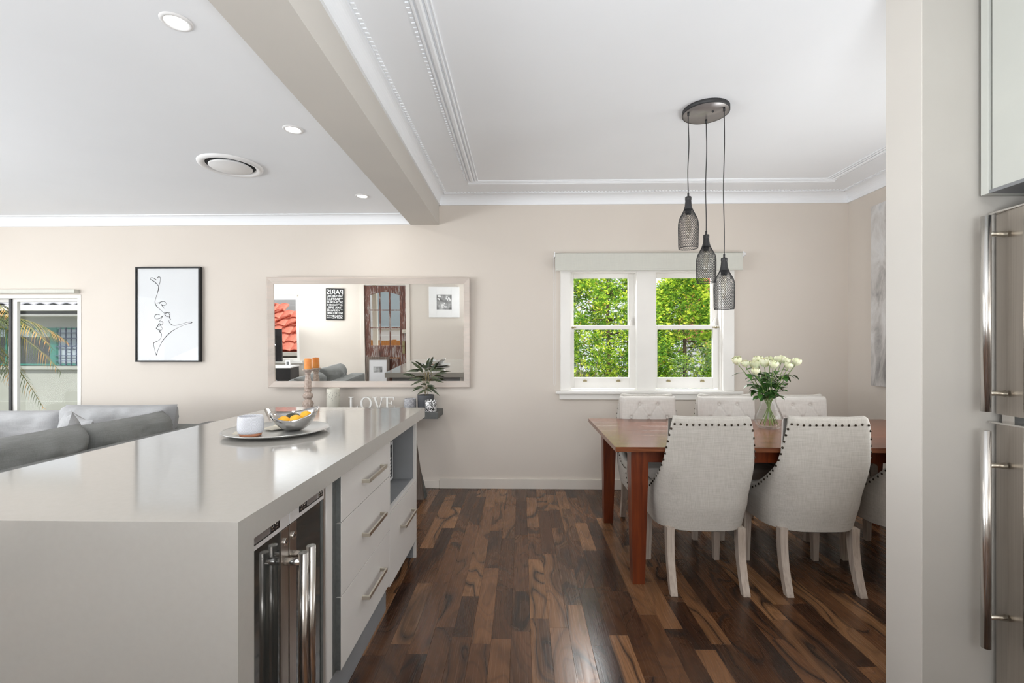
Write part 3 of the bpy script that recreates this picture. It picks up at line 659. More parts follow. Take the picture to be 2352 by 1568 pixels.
# ------------------------------------------------------------ table
tb = thing('dining_table', (1.61, 3.05, 0), 'red-brown wooden dining table with square tapered legs', 'table'); TB = (1.61, 3.05, 0)
tx0, tx1, ty0, ty1 = .508, 2.72, 2.54, 3.572
n_b = 6
for i in range(n_b):
    a, b2 = lerp(ty0, ty1, i/n_b), lerp(ty0, ty1, (i+1)/n_b)
    o = child(MB().box(tx0, tx1, a+.0001, b2-.0001, .734, .76, .0006), 'table_board', m_table, tb, TB)
mb = MB(); mb.box(.62, 2.6, ty0+.058, ty0+.082, .665, .734); mb.box(.62, 2.6, ty1-.082, ty1-.058, .665, .734); mb.box(.635, .66, ty0+.07, ty1-.07, .665, .734); mb.box(2.57, 2.595, ty0+.07, ty1-.07, .665, .734)
child(mb, 'apron', m_tleg, tb, TB)
for lx, sx in ((.60, 1), (2.63, -1)):
    for ly, sy in ((ty0+.035, 1), (ty1-.035, -1)):
        mb = MB(); w0, w1_ = .094, .066
        pts = [(lx+sx*w1_/2+ sx*.010, ly+sy*w1_/2, 0), (lx+sx*w0/2, ly+sy*w0/2, .62), (lx+sx*w0/2, ly+sy*w0/2, .734)]
        mb.sweep(pts, [(w1_, w1_), (w0, w0), (w0, w0)]); child(mb, 'leg', m_tleg, tb, TB)

# ------------------------------------------------------------ chairs
def wz(z): return interp(z, [(.32, .240), (.45, .258), (.6, .248), (.75, .236), (.93, .228)])
def rz_(z): return interp(z, [(.32, -.195), (.45, -.220), (.6, -.228), (.75, -.234), (.93, -.246)])
def Rz(z): return lerp(.135, .038, sst((z-.42)/.36))
def zt_(t): return .505+.418*(math.exp(-((t-.43)/.17)**2) if t > .43 else 1)+(.006*sst((t-.25)/.18) if t < .5 else 0)
def plan(c, z, off=0):
    t = abs(c); sg = 1 if c >= 0 else -1; w, r, R = wz(z), rz_(z), Rz(z)
    if t < .42: xx = t/.42*(w-R); yy = r; nx, ny = 0, -1
    elif t < .60: a = (t-.42)/.18*PI/2; xx = w-R+R*math.sin(a); yy = r+R*(1-math.cos(a)); nx, ny = math.sin(a), -math.cos(a)
    else: xx = w; yy = lerp(r+R, .235, (t-.6)/.4); nx, ny = 1, 0
    bul = lerp(.03, -.012, sst((z-.4)/.3))
    if t < .6: yy += bul*min(1, xx/w)**2
    else: yy += bul*(1-(t-.6)/.4)
    return Vector((sg*(xx-nx*off), yy-ny*off, z)), Vector((sg*nx, ny, 0))
def make_chair():
    ch = thing('dining_chair', (0, 0, 0), 'x', 'chair', 'linen chairs around the dining table')
    th = .048
    def shell(u, v):
        c = -1+2*u; t = abs(c); top = zt_(t); bot = .325
        if v <= .46: return tuple(plan(c, lerp(bot, top, v/.46))[0])
        if v < .54:
            k = (v-.46)/.08; p, n = plan(c, top, th*(.5-.5*math.cos(PI*k))); p.z += .016*math.sin(PI*k); return tuple(p)
        return tuple(plan(c, lerp(top, bot, (v-.54)/.46), th)[0])
    nv = 51; mb = MB(); mb.grid(shell, 77, nv)
    for q in (0, 76): # end caps
        mb.f.append(tuple(q*nv+j for j in range(nv))); mb.sm.append(False)
    mb.build('backrest', m_linen, ch, fix=True)
    # tufted inner cushion
    btn = []
    for row, z in enumerate((.868, .770, .672, .574)):
        for x_ in ((-.068, .068) if row % 2 == 0 else (-.135, 0, .135)): btn.append((x_, z))
    segs = [(a, b) for i, a in enumerate(btn) for b in btn[i+1:] if abs(a[1]-b[1]) > .05 and (Vector(a)-Vector(b)).length < .13]
    def dseg(p, a, b):
        a, b, p = Vector(a), Vector(b), Vector(p); t = max(0, min(1, (p-a).dot(b-a)/(b-a).length_squared)); return (p-a-(b-a)*t).length
    def cush(x_, z):
        ex = min(1, (.212-abs(x_))/.03); ez = min(1, (.928-z)/.03, (z-.45)/.03)
        d = .040*math.sqrt(max(0, 1-(1-max(0, ex))**2))*math.sqrt(max(0, 1-(1-max(0, ez))**2))
        for b_ in btn: d -= .016*math.exp(-((x_-b_[0])**2+(z-b_[1])**2)/(.015**2))
        mn = min(dseg((x_, z), a, b) for a, b in segs); d -= .0035*math.exp(-(mn/.004)**2)
        d += .0015*noise.noise(Vector((x_*30, z*30, 3)))
        return d
    def cg(u, v):
        z = lerp(.45, .928, v); k = lerp(.60, 1, sst((z-.47)/.22)); xx = lerp(-.212, .212, u)
        return (xx*k, rz_(z)+.046+cush(xx, z)-.012*(lerp(-1, 1, u))**2*(1 if z > .7 else sst((z-.5)/.2)*2-1), z)
    mb = MB(); mb.grid(cg, 73, 81)
    tc = mb.build('tufted_cushion', m_linen2, ch)
    for b_ in btn:
        MB().sphere((b_[0], rz_(b_[1])+.046+cush(*b_)+.004, b_[1]), .0105, (1, .5, 1), 12, 8).build('button', m_linen2, tc)
    mb = MB(); prs = [(.352, .052), (.46, .052), (.478, .060), (.487, .080)]; rings = []
    for z, o_ in prs: rings.append([plan(-1+2*i/48, .36, o_)[0]*1 for i in range(49)])
    vs = [(p.x, p.y+(.008 if j < 3 else -.012)*(1 if p.y > .2 else 0), prs[j][0]) for j, rg in enumerate(rings) for p in rg]
    fs = [(j*49+i, j*49+(i+1) % 49, (j+1)*49+(i+1) % 49, (j+1)*49+i) for j in range(3) for i in range(49)]+[tuple(range(147, 196))]
    mb.add(vs, fs, True); mb.sm[-1] = False; mb.build('seat', m_linen2, ch, fix=True)
    MB().box(-.225, .225, .20, .240, .325, .44, .012).build('front_rail', m_linen, ch)
    mb = MB(); mb.add([tuple(plan(-1+2*i/40, .325, .006)[0]+Vector((0, 0, -.004))) for i in range(41)], [tuple(range(41))]); mb.add([tuple(plan(-1+2*i/40, .325, .006)[0]+Vector((0, 0, .0))) for i in range(41)], [tuple(range(41))[::-1]])
    mb.build('dust_cover', m_dark, ch)
    # nail heads along the edge
    path = [(c, zt_(abs(c))-.026) for c in [-.985+1.97*i/600 for i in range(601)]]
    pts = []; acc = 9; last = None
    for c, z in path:
        tz = zt_(abs(c)); inset = c
        p, n = plan(c, z)
        # corner: run down the side rather than over the tip
        if last is not None: acc += (p-last).length
        last = p
        if acc >= .0325: pts.append((p, n)); acc = 0
    for sg in (-1, 1):
        z = zt_(1)-.055
        while z > .35: p, n = plan(sg*.975, z); pts.append((p, n)); z -= .0325
    mb = MB()
    for p, n in pts:
        q = n.to_track_quat('Z', 'Y').to_matrix(); r = .0068; prof_ = ((r, 0), (r*.75, .0035), (0, .005)); base = len(mb.v)
        vs = [tuple(p+q @ Vector((a*math.cos(k*PI/4), a*math.sin(k*PI/4), b+.0003))) for a, b in prof_[:2] for k in range(8)]+[tuple(p+q @ Vector((0, 0, .0055)))]
        fs = [(k, (k+1) % 8, 8+(k+1) % 8, 8+k) for k in range(8)]+[(8+k, 8+(k+1) % 8, 16) for k in range(8)]
        mb.add(vs, fs, True)
    o = mb.build('nailhead_trim', m_nail, ch); o['kind'] = 'stuff'
    for sx in (-1, 1):
        mb = MB(); P_ = []; Z_ = []
        for i in range(9):
            t = i/8; z = .335*(1-t); P_.append((sx*.188, -.155-.065*t**1.7-.008*math.sin(PI*t)*-1, z)); s_ = lerp(.048, .036, t); Z_.append((lerp(.040, .036, t), s_))
        mb.sweep(P_, Z_); mb.build('leg', m_cleg, ch)
        mb = MB(); mb.sweep([(sx*.208, .205, 0), (sx*.206, .205, .33)], [(.030, .030), (.046, .046)]); mb.build('leg', m_cleg, ch)
    return ch
proto = make_chair()
spots = [(.985, 2.69, 0, 'linen dining chair on the near side, leftmost, beside the near table leg'),
         (1.585, 2.69, 0, 'linen dining chair on the near side, middle, showing its whole studded back'),
         (2.185, 2.70, 0, 'linen dining chair on the near side, rightmost, half hidden by the partition wall'),
         (.965, 3.395, PI, 'tufted linen chair behind the table, leftmost, below the left window sash'),
         (1.56, 3.395, PI, 'tufted linen chair behind the table, middle, behind the vase of roses'),
         (2.115, 3.40, PI+.05, 'tufted linen chair behind the table, rightmost, near the room corner')]
for i, (x_, y_, rz, lab) in enumerate(spots):
    o = proto if i == 0 else copy_tree(proto)
    if rz > 1: y_ = 3.395
    o.location = (x_, y_, 0); o.rotation_euler = (0, 0, rz); o['label'] = lab

# ------------------------------------------------------------ vase of roses
VX, VY = 1.648, 3.15
va = thing('glass_vase', (VX, VY, .76), 'clear glass vase with water on the dining table, holding white roses', 'vase')
vp = [(0, .001), (.05, .001), (.066, .006), (.080, .025), (.087, .052), (.084, .082), (.070, .120), (.053, .155), (.045, .180), (.047, .205), (.052, .222)]
MB().lathe(vp+[(.050, .222), (.0445, .204), (.0425, .180), (.0505, .155), (.0675, .120), (.0815, .082), (.0845, .052), (.0775, .027), (.06, .010), (0, .009)], n=56).build('vase_wall', m_vase, va)
MB().lathe([(0, .0105), (.058, .0115), (.0755, .028), (.0825, .052), (.0795, .082), (.0655, .120), (.0, .120)], n=48).build('water', m_water, va)
def leaf_mesh(mb, base, d, up, L, Wd, droop=.25, cup=.25, serr=0, n=6):
    d = d.normalized(); s = d.cross(up); s = s.normalized() if s.length > 1e-4 else Vector((1, 0, 0)); nn = s.cross(d).normalized()
    vs = []; 
    for i in range(n+1):
        t = i/n; w = Wd*(math.sin(PI*t**.75)**.8 if 0 < t < 1 else 0)
        if serr and i % 2: w *= 1-serr
        c = base+d*(L*t)-Vector((0, 0, 1))*droop*L*t*t
        vs += [c-s*w/2+nn*cup*w/2, c, c+s*w/2+nn*cup*w/2]
    fs = []
    for i in range(n):
        a = i*3; fs += [(a, a+1, a+4, a+3), (a+1, a+2, a+5, a+4)]
    mb.add(vs, fs, True)
def rose(mbp, c, ax, r, rng):
    q = ax.to_track_quat('Z', 'Y').to_matrix()
    for layer, (rr, hh, op, npt) in enumerate(((.25, 1.02, .0, 3), (.45, 1.08, .04, 4), (.68, 1.05, .10, 5), (.95, .95, .24, 5))):
        off = rng.random()*6
        for k in range(npt):
            a0 = off+2*PI*k/npt; span = 2*PI/npt*1.45; tw = rng.uniform(.92, 1.08)
            def fn(u, v):
                a = a0+(u-.5)*span; bell = math.sin(PI*min(1, v*.72+.08))
                edge = 1-.38*abs(2*u-1)**2.4*v
                rad = r*rr*(.35+.75*bell)+r*op*v**3*.55+r*.05*layer*v
                z = r*hh*1.9*(v*edge-.42)*tw-(.10*r*op*v**6)
                p = Vector((rad*math.cos(a), rad*math.sin(a), z)); return tuple(c+q @ p)
            mbp.grid(fn, 8, 8)
heads = [(1693, 829, 3.12), (1712, 836, 3.2), (1735, 853, 3.08), (1741, 828, 3.25), (1757, 834, 3.13), (1777, 838, 3.07), (1787, 828, 3.25), (1806, 830, 3.18), (1811, 840, 3.08), (1829, 832, 3.15), (1733, 838, 3.22), (1796, 826, 3.3), (1768, 829, 3.3)]
import math as _m
def ray_pt(u, v, y):                                   # a photo reading turned into a room coordinate
    r = (u-1176)/1071.5; c_, s_ = _m.cos(.021), _m.sin(.021); D = Vector((c_*r-s_, s_*r+c_, -(v-799.2)/1071.5)); return Vector((0, 0, 1.296))+D*(y/D.y)
ords = ['leftmost', 'second from the left', 'third from the left', 'fourth from the left', 'fifth from the left', 'sixth from the left', 'seventh from the left', 'seventh from the right', 'sixth from the right', 'fifth from the right', 'fourth from the right', 'third from the right', 'second from the right', 'rightmost']
heads.sort(); nh = len(heads)
labs = ords[:7]+ords[-(nh-7):]
rng = random.Random(11)
for k, (u, v, y) in enumerate(heads):
    hp = ray_pt(u, v, y); r = rng.uniform(.025, .029) if k not in (1, 3, 10, 11) else .022
    ro = thing('white_rose', (VX, VY, .76), f'cream-white rose, {labs[k]} of the bunch in the glass vase', 'rose', 'white roses in the vase'); O = Vector((VX, VY, .76))
    neck = Vector((VX+(hp.x-VX)*.14, VY+(hp.y-VY)*.2, .955)); foot = Vector((VX-(hp.x-VX)*.28+rng.uniform(-.02, .02), VY-(hp.y-VY)*.3+rng.uniform(-.025, .025), .785))
    ax = (hp-neck).normalized()*.6+Vector((rng.uniform(-.2, .2), -.25, .8)); ax.normalize()
    base = hp-ax*r*.75
    pts = [foot, lerp(foot, neck, .5), neck, lerp(neck, base, .5)+Vector((0, 0, .012)), base]
    sp = []
    for i in range(4):
        for j in range(4): sp.append(lerp(pts[i], pts[i+1], j/4)-O)
    sp.append(pts[4]-O)
    MB().tube(sp, .0024, 6).build('stem', m_stem, ro)
    mb = MB(); rose(mb, hp-O, ax, r, rng); bl_ = mb.build('bloom', m_petal, ro)
    mb = MB()
    for j in range(5):
        a = 2*PI*j/5+rng.random(); sd = Vector((math.cos(a), math.sin(a), -.1)); leaf_mesh(mb, base-O, sd+ax*.5, ax, r*1.3, .008, .3)
    mb.build('sepals', m_leaf, bl_)
    for j in range(12):
        t = rng.uniform(.06, .80)**1.1; p = lerp(neck, base, t)-O; a = rng.uniform(0, 2*PI)
        d = Vector((math.cos(a), math.sin(a), rng.uniform(-.35, .5)))
        d = d+Vector(((hp.x-VX)*1.6, 0, 0))
        mb = MB(); tw = d.normalized()*.018; mb.tube([p, p+tw], .0009, 4); leaf_mesh(mb, p+tw, d, Vector((0, 0, 1)), rng.uniform(.048, .070), rng.uniform(.032, .046), rng.uniform(.1, .6), .25, 0, 7)
        mb.build('leaf', m_leaf, ro)

# ------------------------------------------------------------ pendant light
pl_ = thing('pendant_light', (1.083, 2.77, CZ), 'black three-bottle wire pendant light hanging from a round ceiling plate', 'pendant light'); P0 = Vector((1.083, 2.77, CZ))
MB().lathe([(0, -.004), (.131, -.004), (.131, 0), (0, 0)], n=64).build('ceiling_bracket', m_black, pl_)
MB().lathe([(.1285, -.025), (.131, -.025), (.131, -.0045)], n=64).build('canopy_rim', m_black, pl_)
MB().lathe([(0, -.0245), (.1285, -.0245), (.1285, -.022), (0, -.022)], n=64).build('canopy_plate', m_canopy, pl_)
MB().sphere((0.03, -.03, -.028), .006, (1, 1, 1), 10, 8).build('screw_cap', m_black, pl_)
def bottle(cx, cy, top, bot):
    zc = -.028
    mb = MB(); mb.cyl((cx, cy, zc-.018), .006, .020, 12); g = mb.build('cable_grip', m_black, pl_)
    pts = []; n = 24
    for i in range(n+1):
        t = i/n; z = lerp(zc, top-P0.z+.02, t); pts.append((cx+.004*math.sin(t*7+cx*9)*math.sin(PI*t), cy, z))
    MB().tube(pts, .0028, 8).build('cord', m_black, pl_)
    H = top-bot; b = top-P0.z
    R = .0565
    def rad(s): # s: distance down from top
        return interp(s/H, [(0, .015), (.05, .0155), (.17, .0185), (.26, .026), (.34, .038), (.42, .050), (.50, .0555), (.6, R), (.95, R*.97), (1.0, R*.93)])
    mb = MB(); mb.cyl((cx, cy, b-.002), .0055, .024, 10)
    mb.lathe([(0, 0), (.0165, 0), (.0178, -.004), (.0178, -.018), (.0155, -.022)], (cx, cy, b), 20)
    mb.lathe([(rad(H*q)+.0006, -H*q) for q in (.06, .1, .14, .18, .22, .245)], (cx, cy, b), 20)
    sh = mb.build('shade_neck', m_black, pl_)
    mb = MB(); s0, s1 = .24, 1.0; nh_ = 32; ns = 28
    for sg in (-1, 1):
        for k in range(nh_):
            a0 = 2*PI*k/nh_; pt = []
            for i in range(ns+1):
                t = i/ns; s_ = lerp(s0, s1, t); a = a0+sg*t*2*PI*.46; r_ = rad(H*s_); pt.append((cx+r_*math.cos(a), cy+r_*math.sin(a), b-H*s_))
            mb.tube(pt, .00095, 3, True, False)
    for s_ in (.99,):
        r_ = rad(H*s_); mb.tube([(cx+r_*math.cos(i*PI/18), cy+r_*math.sin(i*PI/18), b-H*s_) for i in range(37)], .0016, 5, True, False)
    for k in range(4):
        a = PI/4+k*PI/2
    o = mb.build('wire_shade', m_black, pl_)
    MB().cyl((cx, cy, b-H*.335), .017, H*.10, 16).build('lamp_socket', m_black, sh)
    MB().lathe([(.009, -H*.33), (.013, -H*.38), (.0155, -H*.45), (.0155, -H*.72), (.010, -H*.78), (0, -H*.795)], (cx, cy, b), 20).build('bulb', m_bulb, sh)
bottle(.974-P0.x, 2.751-P0.y, 2.180, 1.877); bottle(1.113-P0.x, 2.84-P0.y, 1.979, 1.690); bottle(1.160-P0.x, 2.70-P0.y, 1.813, 1.518)

# ------------------------------------------------------------ downlights and vent
dls = [(-1.307, 1.738, LZ, 'round recessed downlight in the living ceiling, nearest the viewer'), (-1.291, 2.606, LZ, 'round recessed downlight in the living ceiling, middle of the visible row'), (-1.295, 3.76, LZ, 'round recessed downlight in the living ceiling, furthest, near the wall')]
def downlight(x_, y_, z_, lab, power=2.5):
    t = thing('downlight', (x_, y_, z_), lab, 'downlight', 'recessed ceiling downlights')
    MB().lathe([(.038, -.001), (.041, -.005), (.050, -.005), (.055, 0)], n=40).build('bezel', m_white, t)
    MB().lathe([(0, -.0025), (.040, -.0025), (.040, 0), (0, 0)], n=32).build('lens', m_dot, t)
    l = light('downlight_lamp', 'AREA', (x_, y_, z_-.012), (0, 0, 0), power, (1, .965, .91), shape='DISK', size=.075)
    return t
for a in dls: downlight(*a)
downlight(-3.3, .3, LZ, 'added fill downlight out of view over the living room', 14)  # three unseen downlights added as fill, beyond the visible row
downlight(.3, .2, CZ, 'added fill downlight over the kitchen, unseen behind the viewer', 7); downlight(-4.8, 2.2, LZ, 'added fill downlight out of view above the sofa', 14)
vt = thing('ceiling_air_vent', (-1.965, 3.11, LZ), 'large round white air vent in the living room ceiling', 'vent')
MB().lathe([(.148, 0), (.150, -.006), (.160, -.014), (.178, -.018), (.192, -.010), (.196, 0)], n=64).build('outer_ring', m_white, vt)
MB().lathe([(.115, -.002), (.150, -.002), (.150, -.0), (.115, 0)], n=64).build('dark_gap', m_dark, vt)
MB().lathe([(0, -.020), (.125, -.020), (.131, -.016), (.131, -.012), (.105, -.003), (.105, 0)], n=64).build('centre_disc', m_white, vt)

# ------------------------------------------------------------ wall mirror, shelf, picture
mr = thing('wall_mirror', (-1.40, BY-.055, 1.437), 'wide wall mirror in a pale limewashed wooden frame above the shelf', 'mirror')
mr.rotation_euler = (.0295, 0, .030)
hw, hh, fw = .927, .506, .062
for a0, a1, nm in (((-hw, hh), (hw, hh), 't'), ((-hw, -hh), (hw, -hh), 'b'), ((-hw, -hh), (-hw, hh), 'l'), ((hw, -hh), (hw, hh), 'r')):
    sx = [(a0[0], a0[1]), (a1[0], a1[1])]
    def inn(p, f=fw-.001): return (p[0]-math.copysign(f, p[0]), p[1]-math.copysign(f, p[1]))
    o0, o1 = sx; i0, i1 = inn(o0), inn(o1); mid0, mid1 = inn(o0, .008), inn(o1, .008)
    e = .0004
    vs = [(o0[0], .02, o0[1]), (o1[0], .02, o1[1]), (o0[0], -.014, o0[1]), (o1[0], -.014, o1[1]), (mid0[0], -.020, mid0[1]), (mid1[0], -.020, mid1[1]), (i0[0], -.008, i0[1]), (i1[0], -.008, i1[1]), (i0[0], .02, i0[1]), (i1[0], .02, i1[1])]
    MB().add(vs, [(0, 1, 3, 2), (2, 3, 5, 4), (4, 5, 7, 6), (6, 7, 9, 8), (8, 9, 1, 0), (0, 2, 4, 6, 8), (1, 9, 7, 5, 3)]).build('frame_rail', m_mframe, mr, fix=True)
MB().box(-hw+fw-.006, hw-fw+.006, -.001, .004, -hh+fw-.006, hh-fw+.006).build('mirror_glass', m_mirror, mr)
MB().box(-hw+.01, hw-.01, .012, .018, -hh+.01, hh-.01).build('backing', m_dkgrey, mr)
sh = thing('floating_shelf', (-1.56, BY-.14, .69), 'dark grey floating shelf on the wall below the mirror', 'shelf')
MB().box(-.46, .83, -.14, .14, -.008, .049, .002).build('shelf_board', m_shelf, sh)
SZ = .7395
# candlesticks
def candlestick(x_, y_, lab, labc, hs=1):
    t = thing('candle_holder', (x_, y_, SZ), lab, 'candle holder', 'carved candle holders on the shelf')
    pr = [(0, 0), (.052, 0), (.054, .01), (.046, .018), (.040, .03), (.046, .045), (.047, .058), (.040, .078), (.026, .092), (.024, .098), (.034, .105), (.041, .118), (.042, .135), (.033, .150), (.024, .156), (.022, .162), (.030, .168), (.031, .178), (.024, .188), (.030, .196), (.031, .204)]
    mb = MB().lathe(pr, n=28, fn=lambda a, r, z: (r*(1+.07*math.cos(9*a)*(1 if z > .015 else 0)), z)); mb.build('turned_base', m_holder, t)
    mb = MB().lathe([(.031, .204), (.027, .215), (.0285, .25), (.021, .300), (.018, .318), (.022, .322), (.024, .328), (.018, .333)], n=36, fn=lambda a, r, z: (r*(1+.10*math.cos(10*a)), z)); mb.build('fluted_column', m_holder, t)
    mb = MB().lathe([(.018, .333), (.026, .337), (.030, .347), (.038, .352), (.040, .356), (.046, .357), (.047, .362), (.046, .366), (0, .366)], n=30); mb.build('candle_dish', m_holder, t)
    c = thing('pillar_candle', (x_, y_, SZ+.3665), labc, 'candle', 'orange pillar candles')
    MB().lathe([(0, 0), (.031, 0), (.032, .003), (.032, .090), (.030, .0955), (.025, .0965), (.018, .092), (0, .091)], n=30).build('wax', m_candle, c)
    MB().tube([(0, 0, .09), (.001, 0, .099)], .0009, 5).build('wick', m_ink, c)
candlestick(-1.925, 4.16, 'carved whitewashed candle holder on the shelf below the left of the mirror', 'orange pillar candle on the carved holder in front of the mirror')
# cream lantern
ln = thing('ceramic_lantern', (-1.708, 4.19, SZ), 'cream pierced ceramic cylinder lantern between the candle holder and the LOVE letters', 'lantern')
MB().lathe([(0, 0), (.055, 0), (.057, .003), (.057, .188), (.055, .191), (.052, .188), (.052, .006), (0, .006)], n=40).build('cylinder', m_lant, ln)
mb = MB(); rng = random.Random(3)
for i in range(150):
    a = rng.uniform(0, 2*PI); z = rng.triangular(.075, .165, .15); n = Vector((math.cos(a), math.sin(a), 0)); s_ = Vector((-math.sin(a), math.cos(a), 0)); p = n*.0573+Vector((0, 0, z)); r = rng.uniform(.0012, .0026)
    mb.add([p+s_*r*math.cos(k*PI/3)+Vector((0, 0, r*math.sin(k*PI/3))) for k in range(6)], [tuple(range(6))])
o = mb.build('pierced_holes', m_dkgrey, ln); o['kind'] = 'stuff'
# LOVE letters
def letter(nm, polys, x_, lab):
    t = MB()
    for p in polys: t.prism(p, 'y', -.008, .008)
    o = t.build('letter_'+nm, m_letter, fix=True); o.location = (x_, 4.18, SZ); tag(o, lab, 'letter', 'white standing letters on the shelf'); return o
hL = .118
def rect(a, b, c, d): return [(a, c), (b, c), (b, d), (a, d)]
letter('l', [rect(.018, .034, 0, hL), rect(.004, .048, hL-.008, hL), rect(.004, .085, 0, .009), [(.072, 0), (.085, 0), (.088, .034), (.082, .034)]], -1.567, 'white painted letter L standing on the shelf')
def ringpoly(cx, cz, rx, rzz, tx, tz, n=28):
    out = []
    for i in range(n):
        a0, a1 = 2*PI*i/n, 2*PI*(i+1)/n
        out.append([(cx+rx*math.cos(a0), cz+rzz*math.sin(a0)), (cx+rx*math.cos(a1), cz+rzz*math.sin(a1)), (cx+(rx-tx)*math.cos(a1), cz+(rzz-tz)*math.sin(a1)), (cx+(rx-tx)*math.cos(a0), cz+(rzz-tz)*math.sin(a0))])
    return out
letter('o', ringpoly(.052, hL/2, .052, hL/2, .016, .009), -1.455, 'white painted letter O standing on the shelf')
letter('v', [[(.008, hL), (.026, hL), (.062, 0), (.050, 0)], [(.086, hL), (.094, hL), (.062, 0), (.055, 0)], rect(0, .040, hL-.008, hL), rect(.072, .108, hL-.008, hL)], -1.345, 'white painted letter V standing on the shelf')
letter('e', [rect(.012, .028, 0, hL), rect(.0, .082, hL-.008, hL), rect(0, .088, 0, .009), rect(.028, .060, .058, .065), [(.056, .045), (.063, .045), (.063, .078), (.056, .078)], [(.076, hL-.028), (.083, hL-.028), (.083, hL), (.072, hL)], [(.078, 0), (.088, 0), (.091, .032), (.085, .032)]], -1.232, 'white painted letter E standing on the shelf')
# pots
pt = thing('small_ceramic_pot', (-1.005, 4.18, SZ), 'small grey embossed ceramic pot beside the letter E', 'pot')
MB().lathe([(0, 0), (.040, 0), (.048, .008), (.053, .03), (.054, .07), (.051, .098), (.049, .104), (.046, .100), (.049, .06), (.044, .012), (0, .01)], n=40).build('pot_body', m_gpot, pt)
sp_ = thing('speckled_pot', (-.800, 4.085, SZ), 'black and white speckled ceramic pot at the right end of the shelf', 'pot')
MB().lathe([(0, 0), (.047, 0), (.050, .004), (.051, .05), (.049, .098), (.046, .1), (.044, .096), (.045, .01), (0, .008)], n=40).build('pot_body', m_terr, sp_)
pp = thing('potted_plant', (-.868, 4.20, SZ), 'dark patterned leafy plant in a charcoal pot, right end of the shelf', 'potted plant')
MB().lathe([(0, 0), (.068, 0), (.070, .003), (.0745, .128), (.0745, .134), (.071, .134), (.069, .118), (0, .118)], n=44).build('pot', m_char, pp)
MB().lathe([(0, .119), (.0695, .119), (.0695, .112), (0, .112)], n=24).build('soil', m_soil, pp)
lv = [(-.215, .06, .33, 20), (-.17, .02, .36, 8), (-.12, 0, .44, 45), (-.06, -.04, .41, 60), (.035, -.02, .475, 70), (.09, .01, .43, 60), (.19, -.02, .345, 15), (.15, .0, .37, 10), (.13, -.03, .29, 0), (.15, .0, .26, -8), (-.14, -.01, .29, 5), (-.12, -.02, .24, -15), (-.10, -.01, .20, -8), (-.115, 0, .18, -18), (.08, -.02, .225, 8), (.09, 0, .20, -5), (.055, -.03, .175, -12), (-.06, -.03, .155, -20), (.11, .02, .15, -32), (.0, -.06, .30, 20), (.02, .05, .38, 30), (-.03, -.05, .24, 10), (.04, -.05, .25, 0)]
rng = random.Random(5)
st = MB(); st.tube([(0, 0, .115), (.004, 0, .2), (-.004, 0, .33)], .003, 6); st.tube([(.012, 0, .115), (.03, 0, .25), (.02, 0, .37)], .0022, 6); st.tube([(-.012, .01, .115), (-.02, .01, .25), (-.01, 0, .35)], .0022, 6)
for x_, y_, z_, el in lv:
    tip = Vector((x_, y_, z_)); L = rng.uniform(.085, .115) if abs(x_) > .1 or z_ > .4 else .075
    d = Vector((x_ if abs(x_) > .02 else .02, y_*1.2, 0)); d.normalize(); d = d*math.cos(math.radians(el))+Vector((0, 0, math.sin(math.radians(el))))
    base = tip-d*L; core = Vector((base.x*.15, 0, max(.12, base.z-.06)))
    st.tube([core, lerp(core, base, .6)+Vector((0, 0, .01)), base], .0013, 4)
    mb = MB(); leaf_mesh(mb, base, d, Vector((rng.uniform(-.4, .4), -.9, .5)), L*1.15, .025 if z_ < .4 else .034, .15, .25, .35, 15); mb.build('leaf', m_pleaf, pp)
st.build('stems', m_pstem, pp)
# line-art picture
pc = thing('framed_line_art', (-3.295, BY-.022, 1.61), 'black-framed picture of a single-line drawing on white, on the living room wall', 'picture')
PW, PH = .305, .4425; t_ = .014
for x0, x1, z0, z1 in ((-PW, -PW+t_, -PH, PH), (PW-t_, PW, -PH, PH), (-PW+t_, PW-t_, PH-t_, PH), (-PW+t_, PW-t_, -PH, -PH+t_)): MB().box(x0, x1, -.020, .020, z0, z1, .0015).build('frame_rail', m_frame, pc)
MB().box(-PW+t_, PW-t_, -.008, .018, -PH+t_, PH-t_).build('print_paper', m_paper, pc)
S1 = [[(1035, 268), (1012, 242), (987, 226), (982, 218), (990, 213), (1008, 218), (1020, 228)], [(1026, 218), (1033, 209), (1043, 209), (1047, 220), (1044, 243), (1036, 268), (1034, 290), (1026, 318), (1018, 345), (1013, 368), (1016, 388), (1030, 407), (1050, 425), (1066, 440), (1080, 446), (1092, 440), (1108, 445), (1106, 460), (1094, 468), (1080, 462), (1074, 450), (1082, 440), (1098, 446), (1108, 460), (1104, 475), (1112, 486), (1101, 492), (1106, 508), (1122, 522), (1145, 524), (1180, 517), (1218, 504), (1247, 503), (1243, 509), (1215, 516), (1170, 535), (1125, 560), (1088, 592), (1058, 630), (1040, 665), (1028, 695), (1021, 720)],
      [(1024, 380), (1036, 377), (1044, 382)], [(1038, 380), (1052, 370), (1072, 369), (1083, 380), (1079, 392), (1064, 396), (1053, 388), (1060, 400), (1072, 415)],
      [(1042, 456), (1024, 453), (1011, 462), (1010, 476), (1022, 483), (1040, 480), (1056, 468), (1064, 462), (1052, 482), (1042, 500), (1060, 500), (1063, 512), (1050, 525), (1034, 532), (1020, 543), (1034, 553), (1052, 556), (1059, 545), (1050, 530), (1040, 512), (1026, 535)], [(1046, 556), (1042, 566), (1053, 580), (1052, 600), (1040, 620), (1018, 632), (1004, 640), (1005, 660), (1012, 690), (1021, 720)]]
ink = MB()
